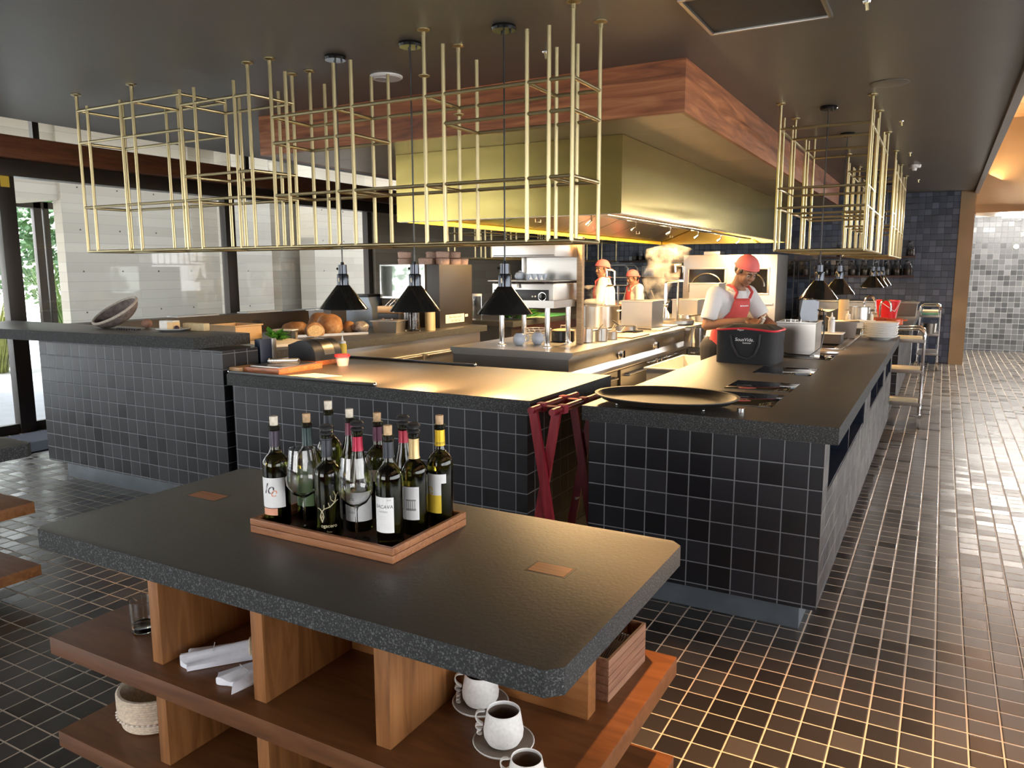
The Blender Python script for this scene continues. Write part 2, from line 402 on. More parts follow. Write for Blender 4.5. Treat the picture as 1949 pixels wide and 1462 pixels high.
b = MB((GX, 9.35, 0)); b.box(GX - 0.1, GX + 0.1, 9.42, YB, 0, 2.43); struct(b.build('wall_left', EXC)); b = MB((GX, 9.35, 0)); b.box(GX - 0.05, GX + 0.05, 9.32, 9.42, 0, 2.785); struct(b.build('trim_6', FRAME))
MATM = M('blue_door_mat', (0.015, 0.02, 0.035), 0.9, 0, 0.3, 200)
b = MB((-7.2, 4.2, 0)); b.box(-7.6, -6.75, 3.0, 5.4, 0.0, 0.012)
tag(b.build('door_mat', MATM), 'flat dark blue door mat inside the glass door at left', 'mat')

# ---- courtyard outside
HOLE = M('formwork_hole', (0.05, 0.045, 0.04), 0.9)
PAVE = M('pale_paving', (0.5, 0.5, 0.49), 0.8)
b = MB((-14, 6, -0.1)); b.box(-26, -7.9, -10, 26, -0.25, -0.02); struct(b.build('ground', PAVE))
def exwall(x0, x1, y0, y1, z1, z0=0.0, holes=True, n=[0]):
    n[0] += 1
    b = MB((x1, y0, z0)); b.box(x0, x1, y0, y1, z0 - 0.02, z1)
    o = struct(b.build('wall_exterior_%d' % n[0], EXC))
    if holes:
        h = MB()
        for zz in (0.35, 0.95, 1.55, 2.15, 2.75):
            for yy in [0.25 + 0.62 * k for k in range(int((y1 - y0 - 0.3) / 0.62) + 1)]:
                if zz + z0 < z1 - 0.1: h.tube([(-0.002, yy, zz - z0), (0.004, yy, zz - z0)], 0.012, 8)
        h.build('formwork_holes', HOLE, o)
exwall(-11.2, -11.0, 6.62, 8.80, 3.9)
exwall(-12.6, -12.2, 9.5, 16, 4.2)
exwall(-10.9, -10.5, 9.24, 10.05, 4.2)
exwall(-12.2, -11.8, 11.52, 16, 4.2, holes=False)
exwall(-11.3, -10.9, 11.55, 22, 4.2)
exwall(-11.2, -11.0, 3.2, 5.25, 3.9)
b = MB((-11.2, 5.9, 2.9)); b.box(-12.4, -11.05, 5.25, 6.62, 2.55, 3.95); struct(b.build('wall_exterior_20', EXC))
b = MB((-15, 14, 0)); b.box(-18, -12.6, 11.0, 11.3, 0, 5); struct(b.build('wall_exterior_21', M('white_render', (0.82, 0.82, 0.80), 0.8)))
b = MB((-12, 6.9, 0)); b.box(-12.13, -12.05, 6.82, 6.94, 0, 2.6, 0.005); b.box(-12.13, -12.05, 6.97, 7.05, 0, 2.6, 0.005); b.box(-12.2, -12.05, 5.2, 7.3, 2.5, 2.6); struct(b.build('trim_5', FRAME))
b = MB((-11, 8, 3.9)); b.box(-12.8, -9.3, -2, 10.6, 3.95, 4.15); b.box(-12.8, -9.3, 11.4, 16, 3.95, 4.15); struct(b.build('roof_sky_blocker', EXC))  # added overhang, out of view, cuts the sky light on the courtyard walls
# planting seen through the glass door
LEAF = M('leaf_green', (0.07, 0.16, 0.05), 0.5, 0, 0.5, 3)
LEAF2 = M('grass_green', (0.16, 0.25, 0.07), 0.5, 0, 0.5, 3)
def shrub(name, label, c, size, n, leaf, mat):
    m = MB(c); rnd = random.Random(hash(label) % 1000 + n)
    for _ in range(n):
        d = Vector((rnd.gauss(0, 1), rnd.gauss(0, 1), rnd.gauss(0, 1))).normalized() * (rnd.random() ** 0.4)
        p = Vector(c) + Vector((d.x * size[0], d.y * size[1], size[2] + d.z * size[2]))
        a = Vector((rnd.uniform(-1, 1), rnd.uniform(-1, 1), rnd.uniform(-0.6, 0.9))).normalized() * leaf
        s = a.orthogonal().normalized() * leaf * 0.35
        m.poly([p, p + a * 0.5 + s, p + a, p + a * 0.5 - s], [(0, 1, 2, 3)])
    o = m.build(name, mat, None, smooth=False, recalc=False)
    tag(o, label, 'shrub'); return o
shrub('leafy_shrub', 'tall leafy green shrub outside beyond the glass door', (-15.2, 8.6, 0.9), (0.9, 1.6, 1.2), 2600, 0.13, LEAF)
def grass(name, label, c, n, hgt, mat):
    m = MB(c); rnd = random.Random(n)
    for _ in range(n):
        a = rnd.uniform(0, 2 * PI); r = rnd.random() ** 0.5 * 0.25; p0 = Vector(c) + Vector((math.cos(a) * r, math.sin(a) * r, 0))
        h = hgt * rnd.uniform(0.6, 1.1); o_ = Vector((math.cos(a), math.sin(a), 0)) * h * rnd.uniform(0.3, 0.75); sd = Vector((-math.sin(a), math.cos(a), 0)) * 0.012
        pts = [p0, p0 + o_ * 0.25 + Vector((0, 0, h * 0.6)), p0 + o_ * 0.6 + Vector((0, 0, h * 0.95)), p0 + o_ + Vector((0, 0, h * 0.9))]
        vs = []
        for i, p in enumerate(pts): vs += [p - sd * (1 - i / 3.2), p + sd * (1 - i / 3.2)]
        m.poly(vs, [(0, 1, 3, 2), (2, 3, 5, 4), (4, 5, 7, 6)])
    tag(m.build(name, mat, None, smooth=False, recalc=False), label, 'grass clump')
grass('ornamental_grass', 'arching green grass clump outside beside the brown frame post', (-13.1, 7.9, -0.02), 420, 1.7, LEAF2)
shrub('leafy_shrub', 'wide green hedge outside left of the concrete courtyard wall', (-13.0, -1.5, 0.8), (0.8, 3.6, 1.5), 3000, 0.2, LEAF)
grass('ornamental_grass', 'lower yellowish grass clump outside behind the glass door edge', (-12.95, 6.45, -0.02), 320, 1.2, M('straw_green', (0.28, 0.30, 0.08), 0.6, 0, 0.4))

# ---- things on the ceiling
def ceiling_disc(name, label, cat, c, r, h, mat, detail=None):
    t = thing(name, label, cat, c)
    MB().lathe([(0, 0), (r, 0), (r, -h * 0.5), (r * 0.9, -h), (0, -h)], seg=32).build('body', mat, t)
    if detail: MB().lathe([(0, -h), (r * 0.4, -h), (r * 0.32, -h - detail), (0, -h - detail)], seg=20).build('sensor', mat, t)
    return t
DW = M('detector_white', (0.72, 0.70, 0.68), 0.45)
t = ceiling_disc('ceiling_speaker', 'round white plate on the dark ceiling among the brass rods', 'ceiling speaker', (-3.23, 4.14, 2.789), 0.105, 0.016, DW)
MB().lathe([(0, -0.016), (0.045, -0.016), (0.04, -0.022), (0, -0.022)], (-0.02, -0.03, 0), 20).build('grille', M('grille_grey', (0.45, 0.44, 0.43), 0.5), t)
ceiling_disc('smoke_detector', 'small white smoke detector on the ceiling at far right', 'smoke detector', (-0.394, 10.67, 2.789), 0.07, 0.035, DW, 0.03)
ceiling_disc('ceiling_access_ring', 'large flush dark ring plate on the ceiling at right', 'ceiling plate', (-0.407, 5.97, 2.789), 0.125, 0.006, CEIL)
for lab, x, y in (('nearest small brass sprinkler head on the ceiling, top edge of photo', -0.402, 4.14), ('small brass sprinkler head beside the right rod cage', -0.40, 7.49), ('small brass sprinkler head just before the smoke detector', -0.405, 9.51), ('brass sprinkler head above the wooden canopy corner', -2.085, 4.144), ('farthest small sprinkler head past the smoke detector', -0.40, 12.4)):
    t = thing('sprinkler_head', lab, 'sprinkler', (x, y, 2.789), 0, 'ceiling sprinkler heads')
    MB().lathe([(0, 0), (0.02, 0), (0.017, -0.008), (0, -0.008)], seg=14).build('escutcheon', CHROME, t)
    MB().tube([(0, 0, -0.006), (0.004, 0.004, -0.04)], 0.008, 8).build('nozzle', BRASS, t)
t = thing('air_vent', 'square dark return air grille with metal frame, ceiling top centre', 'air vent', (-0.86, 3.95, 2.789))
f = MB()
for a in ((-0.30, -0.28, -0.28, 0.28), (0.28, 0.30, -0.28, 0.28), (-0.30, 0.30, -0.30, -0.28), (-0.30, 0.30, 0.28, 0.30)): f.box(*a, -0.02, 0.0, 0.003)
f.build('frame', STEELD, t); MB().box(-0.285, 0.285, -0.285, 0.285, -0.008, 0.0).build('grille', M('vent_mesh', (0.03, 0.027, 0.024), 0.6, 0, 0.2, 200), t)
# corridor lamp
t = thing('tube_light', 'long white fluorescent tube light above the corridor tiles', 'tube light', (1.05, 14.64, 2.385))
MB().box(-0.66, 1.9, 0.0, 0.1, -0.005, 0.06, 0.004).build('housing', WHITEP, t)
MB().tube([(-0.3, 0.0, 0.0), (1.85, 0.0, 0.0)], 0.04, 12).build('tube', emit('cool_tube', (1.0, 0.97, 0.92), 40.0), t)
light('corridor_lamp', 'AREA', (1.4, 15.0, 2.42), 45, (1.0, 0.96, 0.9), 2.2, 0.12, rot=Vector((0, 0.75, -0.66)).to_track_quat('-Z', 'Y').to_euler())
MB((1.14, 17.2, 1.96)).lathe([(0, -0.0), (0.05, 0), (0.045, 0.03), (0.02, 0.045), (0, 0.045)], (1.14, 17.2, 1.96), 16, mtx=Matrix.Rotation(PI / 2, 3, 'X')).build('wall_sensor', DW)
tag(bpy.data.objects['wall_sensor'], 'small round white fitting on the corridor tile wall', 'wall fitting')
# ================================================================== COUNTERS
def counter(name, label, parts_, grid, kick):
    """parts_: list of boxes forming the tiled body; kick: recessed plinth box"""
    t = thing(name, label, 'counter', (grid[0], grid[1], 0))
    b = MB((grid[0], grid[1], 0))
    for p in parts_: b.box(*p)
    b.uvtile((grid[0], grid[2], grid[3])); b.build('tiled_body', NAVY, t, smooth=False)
    k = MB((grid[0], grid[1], 0)); k.box(*kick, 0.003); k.build('kickplate', KICK, t)
    return t
# right counter, with open recesses along the aisle side
AX0, AX1, AY0, AY1 = -1.41, -0.372, 3.277, 8.10
rec = [(3.45, 5.16), (5.62, 6.9), (7.2, 7.9)]
pt = [(AX0, AX1 - 0.32, AY0, AY1, 0.13, 0.85), (AX1 - 0.32, AX1, AY0, AY1, 0.13, 0.60), (AX1 - 0.32, AX1, AY0, AY1, 0.81, 0.85)]
yy = [AY0] + [v for r in rec for v in r] + [AY1]
for i in range(0, len(yy), 2): pt.append((AX1 - 0.32, AX1, yy[i], yy[i + 1], 0.60, 0.81))
A = counter('tiled_bar_counter', 'long dark tiled counter at right with open recesses along the aisle', pt, (-1.328, 3.277, 3.43 - 0.1, 0.7477), (AX0 + 0.06, AX1 - 0.075, AY0 + 0.078, AY1 - 0.05, 0, 0.13))
lin = MB((-1.328, 3.277, 0))
for a, b_ in rec:
    lin.box(AX1 - 0.319, AX1 - 0.30, a + 0.001, b_ - 0.001, 0.601, 0.809); lin.box(AX1 - 0.3, AX1 - 0.004, a + 0.001, b_ - 0.001, 0.6005, 0.606); lin.box(AX1 - 0.3, AX1 - 0.004, b_ - 0.012, b_ - 0.001, 0.606, 0.809)
    lin.box(AX1 - 0.3, AX1 - 0.004, (a + b_) / 2 - 0.01, (a + b_) / 2 + 0.01, 0.606, 0.809)
lin.build('recess_lining', M('recess_navy', (0.012, 0.018, 0.032), 0.3), A)
def slab(name, label, pts, z0, z1, mat=GRAN, bev=0.004):
    c = (sum(p[0] for p in pts) / len(pts), sum(p[1] for p in pts) / len(pts), z0)
    b = MB(c); b.prism(pts, z0, z1, bev); return tag(b.build(name, stone_edges(b, mat)), label, 'worktop')
def stone_edges(b, mat):
    b.bm.normal_update()
    for f in b.bm.faces: f.material_index = 1 if abs(f.normal.z) < 0.6 else 0
    return [mat, GEDGE]
def rect(x0, x1, y0, y1): return [(x0, y0), (x1, y0), (x1, y1), (x0, y1)]
slab('granite_worktop', 'dark granite worktop of the right counter with flush black hobs', rect(-1.44, -0.32, 3.255, 8.13), 0.85, 0.922)
B = counter('tiled_bar_counter', 'dark tiled counter in the middle behind the wine bottles', [(-3.815, -1.74, 3.277, 4.26, 0.13, 0.848)], (-2.206, 3.277, 3.36, 0.7412), (-3.75, -1.80, 3.355, 4.2, 0, 0.13))
slab('granite_worktop', 'dark granite worktop of the middle counter lit by the pendants', rect(-3.84, -1.713, 3.255, 4.305), 0.848, 0.92)
C_ = counter('tiled_bar_counter', 'taller dark tiled counter at left near the glass door', [(-5.885, -3.90, 3.28, 3.57, 0.125, 1.054)], (-5.792, 3.28, 3.38, 0.835), (-5.745, -3.95, 3.332, 3.53, 0, 0.125))
slab('granite_bar_top', 'long grey granite bar top overhanging the left counter', [(-7.0, 3.06), (-4.12, 3.25), (-4.12, 3.71), (-7.0, 3.71)], 1.055, 1.13, GRAN2)
t = thing('bar_end_panel', 'narrow navy panel standing behind the left tiled counter', 'panel', (-3.91, 3.60, 0))
MB().box(-0.05, 0.0, 0.0, 0.10, 0.0, 1.10, 0.003).build('panel', M('navy_panel', (0.01, 0.02, 0.045), 0.35), t)
MB().box(-0.05, 0.004, 0.10, 0.14, 0.0, 1.10, 0.003).build('trim', STEELD, t)
# second counter beyond the right one
A2 = counter('tiled_bar_counter', 'farther tiled counter beyond the plate stack carrying the red bucket', [(-1.40, -0.36, 9.0, 13.4, 0.13, 0.85)], (-1.328, 9.0, 9.03, 0.7477), (-1.35, -0.44, 9.08, 13.3, 0, 0.13))
slab('granite_worktop', 'far dark granite worktop under the red bucket', rect(-1.46, -0.27, 8.95, 13.5), 0.85, 0.922)
# preparation counter along the windows
t = thing('undercounter_fridge', 'steel undercounter fridge row below the bread tray worktop', 'fridge', (-4.66, 4.2, 0))
MB().box(-1.65, 0, 0.0, 3.4, 0.1, 0.85, 0.004).build('body', STEEL, t)
for i in range(3):
    d = MB().box(0.001, 0.025, 0.03 + i * 1.12, 1.11 + i * 1.12, 0.14, 0.70, 0.006).build('door', STEEL, t)
    MB().box(0.026, 0.05, 0.06 + i * 1.12, 1.08 + i * 1.12, 0.655, 0.685, 0.006).build('handle', STEELD, d)
MB().box(-1.6, -0.06, 0.02, 3.38, 0, 0.1).build('plinth', BLACK, t)
MB().box(0.002, 0.006, 1.75, 2.05, 0.50, 0.54).build('sticker', M('yellow_label', (0.85, 0.7, 0.05), 0.5), t)
slab('granite_worktop', 'dark granite worktop along the windows carrying bread and pans', rect(-6.42, -4.61, 3.78, 7.68), 0.852, 0.92)
t = thing('window_ledge', 'low dark brown ledge behind the bread worktop', 'ledge', (-6.5, 3.8, 0))
MB().box(-0.17, 0.06, 0, 3.9, 0, 1.10, 0.006).build('body', M('dark_brown_panel', (0.035, 0.024, 0.018), 0.4), t)
for k, y in enumerate((1.0, 1.35, 1.75, 2.1)):
    s_ = MB().box(0.061, 0.066, y - 0.05, y + 0.05, 0.95, 1.03, 0.002).build('socket_plate', BLACK, t)
    if k < 2: MB().box(0.0662, 0.072, y - 0.02, y + 0.02, 0.985, 1.0).build('plug', WHITEP, s_)
for lab, y0, y1, x0 in (('white board lying on the window ledge, left one', 1.15, 1.65, -0.14), ('white board lying on the window ledge by the window post', 2.0, 2.5, -0.12)):
    b = MB((-6.5, 3.8 + y0, 1.1)); b.box(-6.5 + x0, -6.5 + x0 + 0.16, 3.8 + y0, 3.8 + y1, 1.1005, 1.113, 0.003); tag(b.build('white_board', WHITEP), lab, 'board')

# ================================================================== BRASS ROD CAGES
PR = 0.011
def cage(label, loc, ups, rails):
    t = thing('brass_rod_cage', label, 'hanging rod cage', loc)
    for (x, y, z0, z1, fl) in ups:
        o = MB(loc).tube([(x, y, z0), (x, y, z1)], PR, 10).build('upright', BRASS, t)
        if fl:
            zf = 2.789 if z1 > 2.75 else fl
            if fl is True or z1 > 2.75: MB(loc).lathe([(0.0, 0), (0.034, 0), (0.034, -0.006), (0.013, -0.014), (0.013, -0.035), (0, -0.035)], (x, y, 2.789), 16).build('ceiling_flange', BRASS, o)
            if isinstance(fl, float): MB(loc).lathe([(0.011, 0.006), (0.03, 0.0), (0.03, -0.004), (0.011, -0.012)], (x, y, fl), 16).build('collar', BRASS, o)
    for p0, p1 in rails: MB(loc).tube([p0, p1], PR * 0.92, 10).build('rail', BRASS, t)
YF, YR = 3.46, 3.79
CT = 2.788
ux = [-5.46, -5.345, -4.975, -4.845, -4.365, -4.23, -3.87, -3.745, -3.56, -3.44, -3.07, -2.945, -2.45, -2.33, -1.84, -1.72, -1.595]
ceil_f = {-5.46, -4.845, -3.745, -3.56, -2.45, -1.595}
ceil_r = {-5.46, -4.845, -3.745, -3.56, -2.45, -1.595}
ups = []
for x in ux:
    ups.append((x, YF, 1.69, CT if x in ceil_f else 2.70, (2.56 if x == -2.45 else True) if x in ceil_f else None))
    ups.append((x + 0.035 if x < -3.7 else x, YR, 1.69, CT if x in ceil_r else 2.695, (2.42 if x == -2.45 else True) if x in ceil_r else None))
rl = []
def ring(x0, x1, z, ends=True):
    rl.append(((x0, YF, z), (x1, YF, z))); rl.append(((x0 + (0.035 if x0 < -3.7 else 0), YR, z), (x1 + (0.035 if x1 < -3.7 else 0), YR, z)))
    if ends:
        for x in (x0, x1): rl.append(((x, YF, z), (x + (0.035 if x < -3.7 else 0), YR, z)))
def cross(x, z): rl.append(((x, YF, z), (x + (0.035 if x < -3.7 else 0), YR, z)))
ring(-5.46, -1.595, 1.692); ring(-5.46, -3.745, 2.004); ring(-3.56, -1.595, 1.998)
ring(-5.46, -4.365, 2.455); ring(-5.46, -4.365, 2.675); ring(-4.365, -3.745, 2.606); ring(-4.365, -3.745, 2.158)
ring(-3.56, -1.595, 2.453); ring(-3.56, -2.945, 2.303); ring(-2.33, -1.595, 2.306)
for x, z in ((-4.845, 2.675), (-4.365, 2.004), (-3.07, 2.453), (-2.945, 1.998), (-2.45, 2.453), (-2.45, 1.998), (-1.84, 2.453), (-1.72, 1.998), (-3.07, 1.998), (-4.845, 1.692), (-4.23, 1.692), (-3.44, 1.692), (-2.945, 1.692), (-2.33, 1.692), (-1.72, 1.692)): cross(x, z)
cage('long brass rod cage hanging above the middle and left counters', (-3.5, 3.6, 2.788), ups, rl)
# right cages run along the aisle
def sidecage(label, x0, x1, ys_, ceil_, loc, z0=1.695, lv=((2.60, 0, -1), (2.161, 0, 3), (2.015, 0, -1))):
    ups = []; rl = []
    for i, y in enumerate(ys_):
        for x in (x0, x1): ups.append((x, y, z0, CT if i in ceil_ else 2.71, True if i in ceil_ else None))
    def rg(y0, y1, z, mids):
        rl.extend([((x0, y0, z), (x0, y1, z)), ((x1, y0, z), (x1, y1, z))])
        for y in [y0, y1] + mids: rl.append(((x0, y, z), (x1, y, z)))
    Y0, Y1 = ys_[0], ys_[-1]
    rg(Y0, Y1, z0, [ys_[2], ys_[4]]); rg(Y0, Y1, 2.60, [ys_[2], ys_[4]]); rg(Y0, ys_[3], 2.161, []); rg(Y0, Y1, 2.015, [ys_[3], ys_[4]])
    cage(label, loc, ups, rl)
sidecage('near brass rod cage hanging over the right counter', -1.16, -0.53, [6.27, 6.42, 6.80, 6.93, 7.50, 7.66, 8.02], {0, 3, 6}, (-0.85, 7.2, 2.788))
sidecage('far brass rod cage hanging past the near one at right', -0.99, -0.53, [9.30, 9.45, 9.85, 10.0, 10.55, 10.7, 11.2, 11.35, 11.85], {0, 4, 8}, (-0.76, 10.6, 2.788))

sidecage('third brass rod cage hanging over the far worktop left of the hood', -5.55, -5.0, [8.3, 8.45, 8.95, 9.1, 9.8, 9.95, 10.8, 10.95, 11.9, 12.05, 12.7], {0, 4, 8, 10}, (-5.0, 10.5, 2.788), z0=1.70)

# ================================================================== PENDANT HEAT LAMPS
BULB = emit('lamp_bulb', (1.0, 0.55, 0.22), 6.0)
CHB = M('black_chrome', (0.05, 0.055, 0.065), 0.15, 0.9)
def heat_lamp(label, x, y, zb=1.315, power=60, group=None, first=[None]):
    loc = (x, y, 2.789)
    if first[0] is None:
        t = thing('heat_lamp', label, 'pendant lamp', loc, 0, group); first[0] = t
        c = MB().lathe([(0, 0), (0.062, 0), (0.066, -0.012), (0.060, -0.024), (0, -0.024)], seg=28).build('canopy', BLACKG, t)
        MB().tube([(0.028, 0.02, -0.024), (0.028, 0.02, -0.034)], 0.005, 8).tube([(-0.026, 0.024, -0.024), (-0.026, 0.024, -0.034)], 0.005, 8).build('screws', BLACK, c)
        d = zb - 2.789
        MB().tube([(0, 0, -0.02), (0, 0, d + 0.275)], 0.0045, 8).build('cord', BLACK, t)
        s = MB().lathe([(0, 0.285), (0.010, 0.285), (0.012, 0.27), (0.026, 0.268), (0.027, 0.215), (0.034, 0.212), (0.036, 0.205), (0.036, 0.14), (0.030, 0.135)], (0, 0, d), 24).build('socket', CHB, t)
        k = MB()
        for a in range(7): k.box(-0.004, 0.004, -0.0375, -0.034, d + 0.165, d + 0.192, 0.001) if a == 0 else None
        k.build('vent_slot', M('slot_glow', (0.8, 0.7, 0.5), 0.4), s)
        sw = MB().tube([(-0.027, 0, d + 0.245), (-0.042, -0.004, d + 0.245)], 0.007, 8).build('switch', BLACK, s)
        o = MB().lathe([(0.036, 0.142), (0.145, 0.0), (0.148, 0.0), (0.147, 0.006), (0.039, 0.147), (0.036, 0.142)], (0, 0, d), 40).build('shade', BLACKG, t)
        MB().lathe([(0, 0.125), (0.02, 0.12), (0.04, 0.07), (0.042, 0.045), (0.025, 0.02), (0, 0.012)], (0, 0, d), 18).build('bulb', BULB, t)
    else: t = dup(first[0], loc, None, label, group)
    if power:
      L_ = light('heat_lamp_light', 'SPOT', (x, y, zb + 0.02), power, DEEP, 0.03, spot=math.radians(112), blend=0.35); L_.data.specular_factor = 0.25
    return t
G = 'pendant heat lamps over the middle counter'
heat_lamp('black cone heat lamp left of the three over the middle counter', -3.195, 3.62, group=G)
heat_lamp('black cone heat lamp in the middle, in front of the dark cabinet', -2.655, 3.62, group=G)
heat_lamp('black cone heat lamp right of the three, before the salamander grill', -2.06, 3.62, group=G)
G = 'pendant heat lamps along the right counter'
for lab, y in (('nearest black heat lamp over the right counter', 6.56), ('second black heat lamp over the right counter', 7.90), ('third heat lamp along the right counter, above the tap', 11.0), ('fourth heat lamp along the right counter, partly hidden', 11.9), ('farthest heat lamp along the right counter row', 12.8)):
    heat_lamp(lab, -0.86 if y < 10 else -0.80, y, group=G, power=22 if y < 9 else 15)

# ================================================================== CANOPY AND HOOD
t = thing('wooden_canopy', 'large red wood faced ceiling canopy around the cooking hood', 'canopy', (-3.2, 8.3, 2.48))
x0, x1, y0, y1 = -4.945, -1.415, 4.66, 12.4
fas = MB((-3.2, 8.3, 2.48)); th = 0.03
fas.box(x0, x1, y0, y0 + th, 2.48, 2.789); fas.box(x0, x0 + th, y0 + th, y1, 2.48, 2.789); fas.box(x1 - th, x1, y0 + th, y1, 2.48, 2.789); fas.box(x0, x1, y1 - th, y1, 2.48, 2.789)
fas.build('fascia', REDWOOD, t)
SOFF = M('soffit_panel', (0.34, 0.28, 0.20), 0.38, 0.5, 0.1, 2)
hx0, hx1, hy0, hy1 = -3.975, -2.010, 5.19, 12.0
for a in ((x0 + th, x1 - th, y0 + th, hy0), (x0 + th, hx0, hy0, hy1), (hx1, x1 - th, hy0, hy1), (x0 + th, x1 - th, hy1, y1 - th)):
    if a[3] - a[2] > 2:
        n = 4; L_ = (a[3] - a[2]) / n
        for i in range(n): MB((-3.2, 8.3, 2.48)).box(a[0], a[1], a[2] + i * L_ + 0.004, a[2] + (i + 1) * L_ - 0.004, 2.482, 2.50).build('soffit_panel', SOFF, t)
    else: MB((-3.2, 8.3, 2.48)).box(*a, 2.482, 2.50).build('soffit_panel', SOFF, t)
t = thing('cooking_hood', 'big brass box extraction hood above the stoves', 'extraction hood', (-3.0, 8.6, 1.94))
H = (-3.0, 8.6, 1.94); hz = 1.945
HIN = M('hood_inner_lit_brass', (0.90, 0.62, 0.05), 0.5, 0.3, 0.08, 3)  # yellower than the hood brass: lamp light on the inner face put into the colour
MB(H).box(hx0, hx1, hy0, hy0 + 0.012, hz, 2.48).build('front_panel', HOODB, t)
MB(H).box(hx1 - 0.012, hx1, hy0 + 0.012, hy1, hz, 2.48).build('right_panel', HOODB, t)
MB(H).box(hx0, hx0 + 0.012, hy0 + 0.012, hy1, hz, 2.48).build('left_panel', HOODB, t)
MB(H).box(hx0, hx1, hy1 - 0.012, hy1, hz, 2.48).build('back_panel', HOODB, t)
lp = MB(H); lp.box(hx0 + 0.012, hx1 - 0.012, hy0 + 0.012, hy0 + 0.05, hz - 0.004, hz + 0.012); lp.box(hx1 - 0.05, hx1 - 0.012, hy0 + 0.05, hy1 - 0.05, hz - 0.004, hz + 0.012); lp.build('bottom_lip', STEELD, t)
MB(H).box(hx0 + 0.014, hx0 + 0.02, hy0 + 0.05, hy1 - 0.05, hz + 0.0, hz + 0.15).build('lit_inner_strip', HIN, t)
xc = (hx0 + hx1) / 2
for k in range(9):
    ya = hy0 + 0.10 + k * 0.74; 
    for s in (-1, 1):
        xo = hx1 - 0.06 if s > 0 else hx0 + 0.06
        q = MB(H); q.poly([(xo, ya, hz + 0.05), (xo, ya + 0.72, hz + 0.05), (xc + s * 0.12, ya + 0.72, hz + 0.36), (xc + s * 0.12, ya, hz + 0.36), (xo, ya, hz + 0.065), (xo, ya + 0.72, hz + 0.065), (xc + s * 0.12, ya + 0.72, hz + 0.375), (xc + s * 0.12, ya, hz + 0.375)],
               [(0, 1, 2, 3), (7, 6, 5, 4), (0, 4, 5, 1), (1, 5, 6, 2), (2, 6, 7, 3), (3, 7, 4, 0)])
        f = q.build('baffle_filter', STEEL, t)
        if k % 2 == 0: MB(H).tube([(xo - s * 0.25, ya + 0.30, hz + 0.12), (xo - s * 0.25, ya + 0.30, hz + 0.09), (xo - s * 0.25, ya + 0.42, hz + 0.09), (xo - s * 0.25, ya + 0.42, hz + 0.12)], 0.006, 6).build('filter_handle', STEELD, f)
MB(H).box(xc - 0.12, xc + 0.12, hy0 + 0.1, hy1 - 0.1, hz + 0.36, hz + 0.38).build('light_trough', STEEL, t)
HL = emit('hood_lamp_glow', (1.0, 0.72, 0.38), 6.0)
for y in (5.75, 7.0, 8.25, 9.5, 10.75):
    MB(H).box(xc - 0.09, xc + 0.09, y - 0.35, y + 0.35, hz + 0.33, hz + 0.358, 0.01).build('lamp_lens', HL, t)
    light('hood_light', 'AREA', (xc, y, hz + 0.325), 40, (1.0, 0.62, 0.27), 0.25, 0.9)
# pipes and valves under the hood
MB(H).tube([(xc + 0.45, hy0 + 0.15, hz + 0.06), (xc + 0.45, hy1 - 0.15, hz + 0.06)], 0.014, 8).build('fire_pipe', CHROME, t)
for k in range(6): MB(H).tube([(xc + 0.45, 5.9 + k * 1.05, hz + 0.06), (xc + 0.45, 5.9 + k * 1.05, hz - 0.0), (xc + 0.41, 5.9 + k * 1.05, hz - 0.03)], [0.009, 0.009, 0.014], 8).build('nozzle', CHROME, t)
# ceiling downlights on the right; the farthest is added to brighten the back wall
for i, (x, y, p) in enumerate(((-0.14, 2.12, 300), (0.1, 5.2, 12), (0.1, 9.0, 12), (0.12, 12.5, 60))):
    light('downlight', 'SPOT', (x, y, 2.77), p, WARM if y > 3 else DEEP, 0.02, spot=math.radians(95 if y > 3 else 46), blend=0.8 if y > 3 else 0.9)
for i in range(4): light('cove_light', 'AREA', (0.62, 1.0 + 4.2 * i, 3.0), 15, (1.0, 0.62, 0.28), 0.2, 3.6, rot=(0, -(PI - 0.5), 0))
# ================================================================== FRONT DISPLAY TABLE
def chamf(x0, x1, y0, y1, c): return [(x0 + c, y0), (x1 - c, y0), (x1, y0 + c), (x1, y1 - c), (x1 - c, y1), (x0 + c, y1), (x0, y1 - c), (x0, y0 + c)]
def shelf_unit(label, X0, X1, Y0, Y1, ups, stone):
    o = ((X0 + X1) / 2, (Y0 + Y1) / 2, 0)
    t = thing('shelf_table', label, 'table', o)
    MB(o).box(X0 + 0.25, X1 - 0.25, Y0 + 0.2, Y1 - 0.2, 0, 0.09).build('plinth', BLACK, t)
    MB(o).box(X0, X1, Y0, Y1, 0.088, 0.14, 0.003).build('shelf', OAKD, t)
    MB(o).box(X0, X1, Y0, Y1, 0.395, 0.45, 0.003).build('shelf', OAKD, t)
    for xx in ups:
        MB(o).box(xx - 0.021, xx + 0.021, Y0 + 0.055, Y1 - 0.41, 0.4502, 0.7415, 0.002).build('upright', OAKV, t)
        MB(o).box(xx - 0.021, xx + 0.021, Y0 + 0.055, Y1 - 0.41, 0.1402, 0.3948, 0.002).build('upright', OAKV, t)
    MB(o).box(ups[0], X1 - 0.098, 1.617, 1.665, 0.4502, 0.7415, 0.002).build('back_panel', OAK, t)
    MB(o).box(ups[0], X1 - 0.098, 1.617, 1.665, 0.1402, 0.3948, 0.002).build('back_panel', OAK, t)
    return t
SX0, SX1, SY0, SY1 = -2.30, -0.592, 1.232, 2.03
tb = shelf_unit('stepped brown wooden shelf table under the granite slab in front', SX0, SX1, SY0, SY1, [-1.866, -1.462, -1.062], None)
